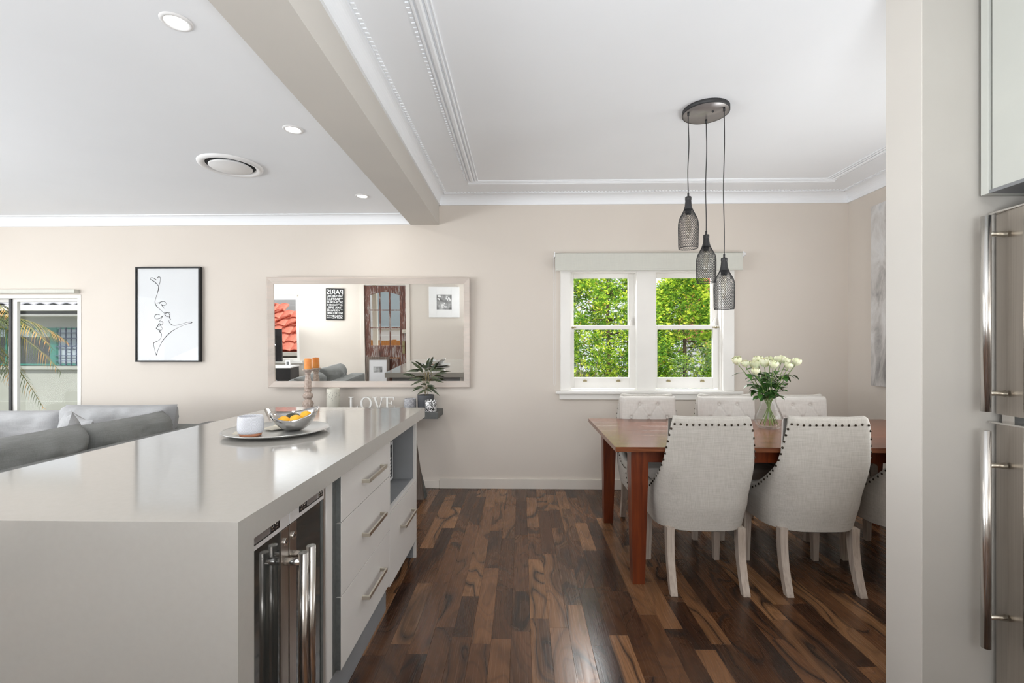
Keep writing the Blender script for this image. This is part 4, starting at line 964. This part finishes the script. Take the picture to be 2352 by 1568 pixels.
for st_ in S1:
    P_ = []
    for q in st_: P_.append(((q[0]/2.8-(893+1300)/2/2.8)*.610/((1304-893)/2.8), -((q[1]-453)/2.8)*.885/((763-142)/2.8)))
    sm = []
    for i in range(len(P_)-1):
        p0, p1, p2, p3 = (Vector(P_[max(0, min(len(P_)-1, i+k))]) for k in (-1, 0, 1, 2))
        for k in range(4):
            t = k/4; sm.append(.5*((2*p1)+(-p0+p2)*t+(2*p0-5*p1+4*p2-p3)*t*t+(-p0+3*p1-3*p2+p3)*t**3))
    sm.append(Vector(P_[-1]))
    ink.tube([(a.x, -.0085, a.y) for a in sm], [.0021+.0010*math.sin(i*.35) for i in range(len(sm))], 5)
ink.build('drawn_line', m_ink, pc)
MB().box(-PW+t_, PW-t_, -.0170, -.0160, -PH+t_, PH-t_).build('picture_glass', m_glass, pc)
# abstract canvas on the right wall
ab = thing('abstract_canvas', (RX-.02, 3.56, 1.733), 'tall grey and white abstract canvas on the dining room side wall', 'picture')
MB().box(-.018, .018, -.42, .42, -.75, .75, .002).build('canvas', m_abst, ab)
# leaning planks
o = MB(); o.sweep([(0, 0, 0), (-.155, .10, .50), (-.30, .20, .74)], [(.035, .07)]*3); o = o.build('leaning_board', m_dkgrey); o.location = (-.845, 4.04, 0); tag(o, 'dark board leaning on the wall under the shelf, right of the brown plank', 'board')
o = MB(); o.sweep([(0, 0, 0), (-.06, .03, .40), (-.12, .07, .72)], [(.06, .03)]*3); o = o.build('leaning_plank', m_plank1); o.location = (-.868, 3.985, 0); tag(o, 'weathered brown plank leaning beyond the end of the island', 'board')

# ------------------------------------------------------------ sofa
def pillow(w, h, t, seed, p=4, wr=.006, concave=.03, N=30):
    mb = MB(); r = Vector((seed*3.1, seed*1.7, 0))
    for sg in (-1, 1):
        def fn(a, b):
            u, v = a*2-1, b*2-1
            e = max(0, 1-abs(u)**p)**.5*max(0, 1-abs(v)**p)**.5
            sh_ = 1-concave*(1-abs(u)**2)*abs(v)**3; sw_ = 1-concave*(1-abs(v)**2)*abs(u)**3
            x_, z_ = u*w/2*sw_, v*h/2*sh_
            q = Vector((x_*5, z_*5, sg*2))+r
            d = wr*2*(noise.noise(q)+.6*noise.noise(q*2.7)+.5*abs(noise.noise(Vector((q.x*1.2, q.y*6, q.z)))))*(e**.5)
            return (x_, sg*(t/2*e+d*1.0), z_)
        mb.grid(fn, N, N)
        if sg > 0:
            o = N*N; k = len(mb.f)-(N-1)**2
            for i in range(k, len(mb.f)): mb.f[i] = mb.f[i][::-1]
    return mb
so = thing('sectional_sofa', (-3.2, 2.8, 0), 'large grey fabric corner sofa between the island and the living room window', 'sofa'); SO = (-3.2, 2.8, 0)
child(MB().box(-2.58, -2.36, .9, 3.78, .05, .70, .03), 'back_rail', m_sofa, so, SO)
child(MB().box(-5.2, -2.585, 3.56, 3.78, .05, .68, .03), 'back_rail', m_sofa, so, SO)
child(MB().box(-3.45, -2.585, .9, 3.555, .05, .27, .02), 'base', m_sofa, so, SO)
child(MB().box(-5.2, -3.455, 2.6, 3.555, .05, .27, .02), 'base', m_sofa, so, SO)
child(MB().box(-3.45, -2.59, .68, .895, .05, .58, .04), 'arm', m_sofa, so, SO)
child(MB().box(-5.42, -5.205, 2.6, 3.78, .05, .6, .04), 'arm', m_sofa, so, SO)
for a, b2 in ((.905, 1.90), (1.905, 2.75), (2.755, 3.55)): child(MB().box(-3.44, -2.6, a, b2, .275, .44, .04), 'seat_cushion', m_sofa2, so, SO)
child(MB().box(-5.2, -3.45, 2.61, 3.55, .275, .44, .04), 'seat_cushion', m_sofa2, so, SO)
def soft(name, mb, m, loc, rot, par=None, off=(0, 0, 0)):
    R = Matrix.LocRotScale(Vector(loc)-Vector(off), __import__('mathutils').Euler(rot), None); mb.xf(R); return mb.build(name, m, par)
for y_, h_, L, dz, sd in ((2.37, .47, .86, -.035, 1), (3.115, .47, .70, -.045, 2), (1.48, .47, .9, .0, 6)):
    soft('back_cushion', pillow(L, h_, .30, sd, 5, .017), m_sofa, (-2.71, y_, .635+dz), (.0, -.10 if False else 0, PI/2+.0), so, SO)
soft('back_cushion', pillow(.84, .46, .26, 3, 5, .020), m_sofa2, (-3.08, 3.50, .635), (-.14, 0, .05), so, SO)
soft('back_cushion', pillow(.95, .44, .26, 4, 5, .020), m_sofa2, (-3.98, 3.50, .60), (-.16, 0, 0), so, SO)
soft('back_cushion', pillow(.80, .44, .26, 8, 5, .010), m_sofa2, (-4.80, 3.50, .585), (-.16, 0, 0), so, SO)
def throw(name, m, loc, rot, sz, sd, lab):
    o = pillow(sz, sz, .14, sd, 3, .004, .10, 24).build(name, m); o.location = loc; o.rotation_euler = rot; tag(o, lab, 'cushion', 'scatter cushions on the sofa')
throw('throw_pillow', m_cream, (-3.98, 3.10, .60), (-.3, .1, .15), .42, 11, 'cream scatter cushion on the sofa at the left edge of the view')
throw('throw_pillow', m_sofa2, (-3.12, 3.16, .64), (-.25, .12, -.5), .40, 12, 'pale grey scatter cushion standing in the sofa corner')
throw('throw_pillow', m_sofa2, (-2.90, 2.92, .62), (-.1, .75, -1.1), .38, 13, 'grey scatter cushion turned on its point between the sofa back cushions')
throw('throw_pillow', m_sofa, (-3.2, 2.30, .58), (-.5, .5, -.9), .38, 14, 'dark grey scatter cushion low on the near sofa seat')
# ------------------------------------------------------------ things seen in the mirror
of = thing('round_ottoman', (-3.45, -.55, 0), 'round ottoman in black and white letter print, seen in the mirror', 'ottoman')
MB().lathe([(0, 0), (.46, 0), (.50, .03), (.52, .2), (.50, .36), (.46, .41), (.36, .435), (0, .44)], n=48).build('ottoman_body', m_pouf, of)
cs = thing('media_console', (-4.95, -.85, 0), 'black media console with white top, seen in the mirror', 'console')
MB().box(-.72, .72, -.2, .2, 0, .62, .003).build('body', m_blkplas, cs); MB().box(-.73, .73, -.21, .21, .6205, .65, .003).build('top', m_white, cs)
tv = thing('television', (-4.95, -.88, .65), 'black flat television on the media console, seen in the mirror', 'television')
MB().box(-.47, .47, -.025, .02, .08, .73, .005).build('screen', m_tv, tv); MB().box(-.2, .2, -.1, .1, 0, .012).build('stand_foot', m_blkplas, tv); MB().box(-.03, .03, -.02, .01, .012, .09).build('stand_neck', m_blkplas, tv)
bx_ = thing('small_photo_frame', (-4.33, -.80, .65), 'small white box frame on the media console, seen in the mirror', 'photo frame', rz=.3)
MB().box(-.05, .05, -.02, .02, 0, .11, .002).build('frame', m_white, bx_); MB().box(-.03, .03, .0202, .022, .02, .085).build('photo', m_blkplas, bx_)
ps = thing('word_sign', (-3.52, RY+.012, 1.88), 'black sign with white Paris place names, seen in the mirror', 'sign', rz=0); ps.rotation_euler = (0, .02, 0)
MB().box(-.185, .185, -.010, .010, -.325, .325, .002).build('sign_board', m_blkplas, ps)
def text_mesh(s_, size, x_, z_, w, par, nm='lettering', m=m_white, y=.0106):
    cu_ = bpy.data.curves.new('t', 'FONT'); cu_.body = s_; cu_.size = size; cu_.extrude = .0006; cu_.align_x = 'LEFT'; cu_.offset = size*.012
    to = bpy.data.objects.new('t', cu_); COL.objects.link(to); dg = bpy.context.evaluated_depsgraph_get(); dg.update()
    me = bpy.data.meshes.new_from_object(to.evaluated_get(dg)); bpy.data.objects.remove(to); bpy.data.curves.remove(cu_)
    xs = [v.co.x for v in me.vertices]; ys = [v.co.y for v in me.vertices]; x0_, x1_ = min(xs), max(xs); y0_, y1_ = min(ys), max(ys)
    for v in me.vertices:
        a = (v.co.x-x0_)/(x1_-x0_)*w; b = (v.co.y-y0_)/(y1_-y0_)*size; c = v.co.z
        v.co = (x_-a, y+c, z_+b)
    me.materials.clear(); me.materials.append(m); me.flip_normals() if hasattr(me, 'flip_normals') else None
    me.name = nm; o = bpy.data.objects.new(nm, me); COL.objects.link(o); o.parent = par; return o
xl = .155
text_mesh('PARIS', .098, xl+.005, .205, .325, ps); text_mesh('SAINT-MICHEL', .038, xl, .150, .315, ps)
text_mesh('RUE', .018, xl, .115, .045, ps); text_mesh('BASTILLE', .050, xl-.055, .082, .26, ps); text_mesh('SACRE-COEUR', .046, xl, .022, .315, ps)
text_mesh('ARC', .034, xl, -.028, .055, ps); text_mesh('DE', .018, xl-.065, -.012, .025, ps); text_mesh('TRIOMPHE', .034, xl-.10, -.030, .215, ps)
text_mesh('TOUR EIFFEL', .050, xl, -.092, .315, ps); text_mesh('DES', .016, xl, -.118, .04, ps); text_mesh('VERSAILLES', .038, xl-.055, -.142, .26, ps)
text_mesh('NOTRE DAME', .046, xl, -.202, .315, ps); text_mesh('SEINE', .072, xl, -.292, .205, ps); text_mesh('RIVE DE', .028, xl-.215, -.250, .10, ps); text_mesh('GAUCHE', .022, xl-.215, -.288, .10, ps)
wf = thing('white_framed_photo', (-1.285, RY+.017, 1.93), 'square white frame with a small black and white flower photo, seen in the mirror', 'picture')
mb = MB(); a, b2 = .315, .155
mb.box(-a, -b2, -.015, .015, -a, a, .002); mb.box(b2, a, -.015, .015, -a, a, .002); mb.box(-b2, b2, -.015, .015, b2, a, .002); mb.box(-b2, b2, -.015, .015, -a, -b2, .002); mb.build('mount', m_white, wf)
MB().box(-b2, b2, -.012, .005, -b2, b2).build('photo', m_photo, wf)
mb = MB(); rng = random.Random(9)
for cx_, cz_ in ((.09, .08), (-.09, .09), (.0, -.06)):
    for k in range(9): u, v = rng.uniform(-.045, .045), rng.uniform(-.045, .045); mb.box(cx_+u-.013, cx_+u+.013, .005, .008+k*.0004, cz_+v-.013, cz_+v+.013)
mb.build('white_flowers', m_white, wf)
lp = thing('leaning_picture', (-2.66, RY+.10, 0), 'dark-framed picture leaning on the old door, seen in the mirror', 'picture'); lp.rotation_euler = (.08, 0, 0)
mb = MB(); mb.box(-.24, -.18, -.012, .012, 0, .80); mb.box(.18, .24, -.012, .012, 0, .80); mb.box(-.18, .18, -.012, .012, .74, .80); mb.box(-.18, .18, -.012, .012, 0, .06); mb.build('frame', m_plank1, lp)
MB().box(-.18, .18, -.008, .004, .06, .74).build('mount', m_paper, lp); MB().box(-.09, .09, .004, .006, .48, .60).build('photo', m_photo, lp)

# ------------------------------------------------------------ kitchen side: fridge, cabinet
fg = thing('steel_fridge', (1.967, 1.26, 0), 'stainless steel fridge with long bar handles, right edge behind the partition', 'fridge'); FG = (1.995, 1.26, 0)
child(MB().box(1.69, 2.35, .89, 1.632, .03, 1.74, .004), 'body', m_dkgrey, fg, FG)
def fdoor(z0, z1):
    mb = MB(); N = 14; y0, y1 = .888, 1.634
    pf = [(1.688, y0)]+[(1.632-.0*math.sin(PI*i/N)+.022*(1-min(1, min(i, N-i)/1.5)), lerp(y0, y1, i/N)) for i in range(N+1)]+[(1.688, y1)]
    mb.prism([(a, b) for a, b in pf], 'z', z0, z1, False); return child(mb, 'door', m_steel, fg, FG)
for z0, z1, hz0, hz1, posts in ((1.072, 1.752, 1.085, 1.735, (1.675, 1.145)), (.07, 1.040, .30, 1.022, (.905, .40))):
    dd = fdoor(z0, z1)
    child(MB().box(1.630, 1.690, .888, 1.634, z1+.0005, z1+.006), 'top_trim', m_chrome, dd, FG)
    hy = 1.585
    child(MB().tube([(1.572, hy, hz0), (1.572, hy, hz1)], .0135, 20), 'handle', m_chrome, dd, FG)
    for pz in posts: child(MB().tube([(1.572, hy, pz), (1.61, hy, pz), (1.634, hy, pz)], [.0075, .0075, .011], 12), 'handle_post', m_nickel, dd, FG)
child(MB().box(1.66, 1.70, 1.58, 1.62, 1.046, 1.071), 'hinge', m_chrome, fg, FG)
kc = thing('upper_cabinet', (1.950, 1.26, 1.82), 'pale grey wall cabinet above the steel fridge', 'cabinet'); KC = (1.98, 1.26, 1.82)
m_kc = M('pale_cabinet_laminate', (.62, .63, .585), .35, build=mottled((.50, .51, .475), (.53, .54, .50), 4))
child(MB().box(1.632, 2.355, .84, 1.606, 1.832, 2.62), 'cabinet_body', m_niche, kc, KC)
child(MB().box(1.604, 2.355, 1.608, 1.634, 1.818, 2.64, .001), 'side_panel', m_kc, kc, KC)
child(MB().box(1.609, 1.628, .86, 1.600, 1.830, 2.62, .0015), 'door', m_kc, kc, KC)
child(MB().box(1.606, 2.355, .84, 1.607, 1.818, 1.829), 'light_rail', m_niche, kc, KC)
struct(box('trim_7', m_ceil, KX-.76, KX, .84, 1.635, 2.641, CZ))
# ------------------------------------------------------------ outside
struct(box('ground', m_ground, -40, 40, -40, 40, -.75, -.70))
def conifer(loc, h, rad, seed, lab, n=2600):
    t = thing('conifer_tree', loc, lab, 'tree', 'garden conifers outside the dining window'); rng = random.Random(seed)
    MB().tube([(0, 0, 0), (.03, 0, h*.5), (0, 0, h*.95)], [.07, .035, .008], 8).build('trunk', m_bark, t)
    mb = MB(); br = MB()
    for k in range(46):
        z = rng.uniform(.15, .9)*h; a = rng.uniform(0, 2*PI); R = rad(z/h); br.tube([(0, 0, z), (R*.5*math.cos(a), R*.5*math.sin(a), z+.03), (R*.9*math.cos(a), R*.9*math.sin(a), z+.12)], [.014, .008, .003], 4)
    br.build('branches', m_bark, t)
    nc = n//34
    for c_ in range(nc):
        z = rng.uniform(.03, .99)*h; a = rng.uniform(0, 2*PI)
        lump = 1+.22*noise.noise(Vector((math.cos(a)*2.2, math.sin(a)*2.2, z*2.0+seed)))
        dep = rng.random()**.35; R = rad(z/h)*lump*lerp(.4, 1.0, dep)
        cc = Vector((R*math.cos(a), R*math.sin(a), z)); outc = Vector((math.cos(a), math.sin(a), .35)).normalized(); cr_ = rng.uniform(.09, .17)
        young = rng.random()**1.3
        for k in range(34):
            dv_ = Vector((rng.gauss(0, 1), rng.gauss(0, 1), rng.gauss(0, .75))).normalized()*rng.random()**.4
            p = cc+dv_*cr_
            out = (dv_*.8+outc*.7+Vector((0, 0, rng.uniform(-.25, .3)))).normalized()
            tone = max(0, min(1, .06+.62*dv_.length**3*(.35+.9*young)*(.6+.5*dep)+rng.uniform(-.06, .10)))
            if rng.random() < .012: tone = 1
            side = out.cross(Vector((rng.gauss(0, .7), rng.gauss(0, .7), 1))).normalized(); L = rng.uniform(.032, .060)
            for j in range(7):
                f = (j-3)/3; st_ = p+out*(L*(.3+.1*abs(f))*(1-abs(f))*.6)
                d = (out*math.cos(f*1.05)+side*math.sin(f*1.05)+Vector((0, 0, rng.uniform(-.2, .1)))).normalized(); ll = L*(1-.35*abs(f))*rng.uniform(.7, 1)
                w = d.cross(Vector((rng.uniform(-1, 1), rng.uniform(-1, 1), rng.uniform(-1, 1)))).normalized()*ll*.15
                mb.cr = max(0, min(1, tone+rng.uniform(-.05, .08)))
                mb.add([st_, st_+d*ll*.55+w, st_+d*ll, st_+d*ll*.55-w], [(0, 1, 2, 3)])
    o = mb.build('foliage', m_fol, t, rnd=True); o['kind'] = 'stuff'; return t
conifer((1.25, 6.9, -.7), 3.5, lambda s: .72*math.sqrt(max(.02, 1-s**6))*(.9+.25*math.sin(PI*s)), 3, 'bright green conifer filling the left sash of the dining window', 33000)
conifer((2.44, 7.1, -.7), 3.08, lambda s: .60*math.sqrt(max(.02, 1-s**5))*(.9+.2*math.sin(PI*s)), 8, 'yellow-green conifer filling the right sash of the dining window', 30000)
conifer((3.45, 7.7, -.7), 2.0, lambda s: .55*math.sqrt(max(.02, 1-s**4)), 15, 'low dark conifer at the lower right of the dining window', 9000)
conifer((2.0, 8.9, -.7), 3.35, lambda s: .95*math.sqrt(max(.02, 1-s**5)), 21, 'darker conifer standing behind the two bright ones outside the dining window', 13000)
# bare shrub
sb = MB(); rng = random.Random(2)
for k in range(26):
    a = rng.uniform(0, 2*PI); r = rng.uniform(.1, .35); p0 = Vector((0, 0, .1)); p1 = Vector((r*.5*math.cos(a), r*.5*math.sin(a), rng.uniform(.9, 1.3))); p2 = Vector((r*math.cos(a), r*math.sin(a), rng.uniform(1.6, 2.0)))
    sb.tube([p0, p1, p2], [.012, .007, .002], 4); sb.tube([p1, p1+Vector((rng.uniform(-.25, .25), rng.uniform(-.2, .2), .4))], [.005, .0015], 4)
o = sb.build('bare_shrub', m_bark); o.location = (.66, 5.6, -.7); tag(o, 'bare twiggy shrub at the lower left of the dining window', 'shrub')
gh = thing('grey_neighbour_house', (.2, 11, -.7), 'blue-grey neighbouring wall glimpsed left behind the conifers', 'building')
MB().box(-2.5, 1.12, -.2, .2, 0, 2.35).build('wall', m_greyw, gh); MB().box(-2.6, 1.2, -.35, .25, 2.36, 2.5).build('gutter_board', m_white, gh)
def tile_roof(par, x0, x1, n_u, n_v, org, du, dv, m, nm='roof_tile', hip=None):
    # barrel tiles laid in rows: org + u*du + v*dv
    du, dv = Vector(du), Vector(dv); nrm = du.cross(dv).normalized(); nrm = nrm if nrm.z > 0 else -nrm
    mb = MB(); K = 5
    for sgn in (1,):
        vs = []
        for j in (0, 1):
            for k in range(K+1):
                t = k/K; hgt = .045*math.sin(PI*t)+(.03 if j == 0 else 0); vs.append(du*t+dv*(1.08*j)+nrm*(hgt+.01))
        vs += [v-nrm*.02 for v in vs]
        nK = K+1; fs = [(k, k+1, nK+k+1, nK+k) for k in range(K)]+[(2*nK+k, 3*nK+k, 3*nK+k+1, 2*nK+k+1) for k in range(K)]+[(k, 2*nK+k, 2*nK+k+1, k+1) for k in range(K)]
        mb.add(vs, fs)
    proto_ = None
    for v in range(n_v):
        for u in range(n_u):
            if hip and not hip(u, v): continue
            if proto_ is None: proto_ = mb.build(nm, m, par); o = proto_
            else: o = proto_.copy(); COL.objects.link(o); o.parent = par
            o.location = Vector(org)+du*u+dv*v
rh = thing('red_roof_house', (6.75, 12, -.7), 'white house with red tiled roof behind the conifers at right', 'building')
MB().box(-1.6, 4, 0, 3, 0, 2.3).build('wall', m_white, rh)
MB().prism([(-.35, 2.25), (3.3, 2.25), (1.5, 4.6)], 'x', -1.9, 4).build('roof', m_rtile, rh, fix=True)
MB().box(-2, 4.1, -.5, -.34, 2.15, 2.32).build('fascia', m_white, rh)
# neighbour behind the living window
nh_ = thing('rendered_neighbour_house', (-9.4, 9.3, -.7), 'pale rendered house with teal barred window outside the living room window', 'building')
Z = .7
MB().box(-4.5, .75, 0, .25, 0, 2.05+Z).build('wall', m_render, nh_)
mb = MB(); mb.prism([(-.35, 2.10+Z), (.6, 2.10+Z), (1.9, 3.0+Z)], 'x', -4.8, 1.0); mb.build('roof_underlay', m_slate, nh_, fix=True)
tile_roof(nh_, 0, 0, 22, 4, (-4.8, -.38, 2.11+Z), (.26, 0, 0), (0, .36, .145), m_slate)
MB().box(-4.8, 1.0, -.50, -.36, 2.02+Z, 2.13+Z, .01).build('gutter', m_white, nh_); MB().box(-4.8, 1.0, -.36, 0, 1.93+Z, 1.96+Z).build('eave_board', m_white, nh_)
MB().box(-4.6, .65, -.06, 0, .86+Z, .93+Z, .01).build('sill_band', m_render, nh_); MB().box(-4.6, .6, -.03, 0, .0+Z, .22+Z, .01).build('base_band', m_render, nh_)
def nwin(x0, x1, z0, z1, grille):
    w = bpy.data.objects.new('window', None); COL.objects.link(w); w.parent = nh_
    mb = MB(); f = .035; mb.box(x0, x0+f, -.03, .02, z0, z1); mb.box(x1-f, x1, -.03, .02, z0, z1); mb.box(x0, x1, -.03, .02, z0, z0+f); mb.box(x0, x1, -.03, .02, z1-f, z1); mb.build('frame', m_teal, w)
    MB().box(x0, x1, -.012, -.002, z0, z1).build('glass', m_pglass if grille else m_dkglass, w)
    if grille:
        mb = MB()
        for i in range(1, 5): u = lerp(x0, x1, i/5); mb.box(u-.009, u+.009, -.055, -.040, z0, z1)
        for q in (.12, .26, .50, .72, .86): z = lerp(z0, z1, q); mb.box(x0, x1, -.060, -.045, z-.009, z+.009)
        mb.tube([((x0+x1)/2+.07*math.cos(i*PI/10), -.05, (z0+z1)/2+.07*math.sin(i*PI/10)) for i in range(21)], .006, 4, cap=False)
        for s_ in (-1, 1): mb.tube([((x0+x1)/2+s_*.14+.05*math.cos(i*PI/6), -.05, (z0+z1)/2-.02+.04*math.sin(i*PI/6)) for i in range(10)], .005, 4)
        mb.build('security_grille', m_grille, w)
    else: MB().box(x0+.02, x1-.02, -.016, -.012, z1-.19, z1-.03).build('pale_blind', m_pglass, w)
nwin(-.05, .50, .945+Z, 1.71+Z, True); nwin(-.96, -.14, .945+Z, 1.71+Z, False); nwin(-1.9, -1.08, .945+Z, 1.71+Z, False)
MB().box(-.15, -.04, -.035, .02, .945+Z, 1.71+Z).build('window_post', m_teal, nh_)
# palm
pm = thing('palm_tree', (-7.35, 6.0, -.7), 'palm with orange-tipped fronds outside the living room window', 'tree')
MB().tube([(0, 0, 0), (.02, 0, 1.4), (0, 0, 2.3)], [.11, .08, .06], 10).build('trunk', m_bark, pm)
rng = random.Random(4)
for k, (az, el, L) in enumerate(((-.05, .55, 1.38), (.12, .22, 1.18), (-.25, -.05, 1.0), (.7, .6, 1.1), (-.9, .55, 1.2), (2.4, .6, 1.2), (3.4, .5, 1.2), (4.4, .5, 1.1), (-.30, .95, 1.35), (.1, -.35, 1.0))):
    mb = MB(); d = Vector((math.cos(az), math.sin(az), 0)); pts = []; ns = 40
    for i in range(ns+1):
        t = i/ns; pts.append(Vector((0, 0, 2.3))+d*(L*t*math.cos(el*.8))+Vector((0, 0, L*(math.sin(el)*t-.75*t*t))))
    mb.cr = .55; mb.tube(pts, [lerp(.012, .003, i/ns) for i in range(ns+1)], 5)
    for i in range(3, ns+1):
        p = pts[i]; tg = (pts[i]-pts[i-1]).normalized()
        for s_ in (-1, 1):
            sd = Vector((-d.y, d.x, 0))*s_; dd_ = (sd*.75+tg*.7+Vector((0, 0, -.35+rng.uniform(-.2, .1)))).normalized(); ll = .32*math.sin(PI*min(.97, (i/ns)*.9+.12))+.05
            w = tg*.0062; mid = p+dd_*ll*.5; tip = p+dd_*ll+Vector((0, 0, -.10*ll/.3))
            base_ = .1+.9*(i/ns)**1.2 if rng.random() < .6 else .25
            mb.cr = base_; vs = [p-w, p+w, mid+w*.9, tip, mid-w*.9]; mb.add(vs, [(0, 1, 2, 4), (4, 2, 3)])
    mb.build('frond', m_palm, pm, rnd=True)
# behind the rear wall: tiled roof, fence, white house
rr_ = thing('tiled_outhouse', (-6.6, -3.4, -.7), 'low red-tiled roof with white weatherboards behind it, seen in the mirror', 'building')
MB().box(-2.2, 1.9, -1.4, -.2, 0, 1.45).build('wall', m_dkglass, rr_)
ul = MB(); A = [(-2.3, .02), (2.0, .02), (1.2, -.8), (-.9, -2.2), (-2.3, -2.2)]; ul.add([(a, b, 1.44-b*.643) for a, b in A]+[(a, b, 1.40-b*.643) for a, b in A], [(0, 1, 2, 3, 4), (9, 8, 7, 6, 5)]+[(i, 5+i, 5+(i+1) % 5, (i+1) % 5) for i in range(5)]); ul.build('roof_underlay', m_rtile, rr_, fix=True)
tile_roof(rr_, 0, 0, 16, 8, (-2.3, .05, 1.46), (.27, 0, 0), (0, -.32, .206), m_rtile, hip=lambda u, v: v < 7-.45*max(0, u-5))
MB().box(-2.4, 2.2, .02, .14, 1.36, 1.46, .01).build('gutter', m_white, rr_)
hc = None
for k in range(9):
    if hc is None: hc = MB().box(-.12, .12, -.22, .22, 0, .05, .02).build('hip_tile', m_rtile, rr_); o = hc
    else: o = hc.copy(); COL.objects.link(o); o.parent = rr_
    o.location = (1.75-k*.31, -.25-.24*k, 1.66+.155*k); o.rotation_euler = (-.42, -.35, .9)
wb = thing('weatherboard_house', (-4.4, -6.6, -.7), 'white boarded house with large pale window, seen through the old door in the mirror', 'building')
for k in range(26): MB().box(-4, 4.4, -.02+.004*(k % 2), .02, k*.16, k*.16+.157).build('board', m_white, wb)
mb = MB(); x0, x1, z0, z1 = .4, 2.6, 2.05, 3.2; mb.box(x0, x1, .02, .07, z0-.09, z0); mb.box(x0, x1, .02, .07, z1, z1+.09); mb.box(x0-.09, x0, .02, .07, z0-.09, z1+.09); mb.box(x1, x1+.09, .02, .07, z0-.09, z1+.09); mb.box((x0+x1)/2-.03, (x0+x1)/2+.03, .02, .06, z0, z1); mb.build('window_frame', m_trim, wb)
MB().box(x0, x1, .021, .03, z0, z1).build('window_pane', m_pglass, wb)
fn = thing('timber_fence', (-3.2, -3.6, -.7), 'orange timber paling fence seen through the old door in the mirror', 'fence'); pk = None
for k in range(20):
    if pk is None: pk = MB().box(0, .098, 0, .018, 0, 1.74).build('paling', m_fence, fn); o = pk
    else: o = pk.copy(); COL.objects.link(o); o.parent = fn
    o.location = (-1.0+k*.102, .0, random.uniform(-.01, .02))
MB().box(-1.05, 1.1, .019, .06, 1.45, 1.53).build('rail', m_fence, fn); MB().box(-1.05, 1.1, .019, .06, .5, .58).build('rail', m_fence, fn)
o = MB().box(-.05, .05, -.05, .05, 0, 3.3, .004).build('verandah_post', m_trim); o.location = (-2.95, -2.15, -.7); tag(o, 'white verandah post outside the old door, seen in the mirror', 'post')
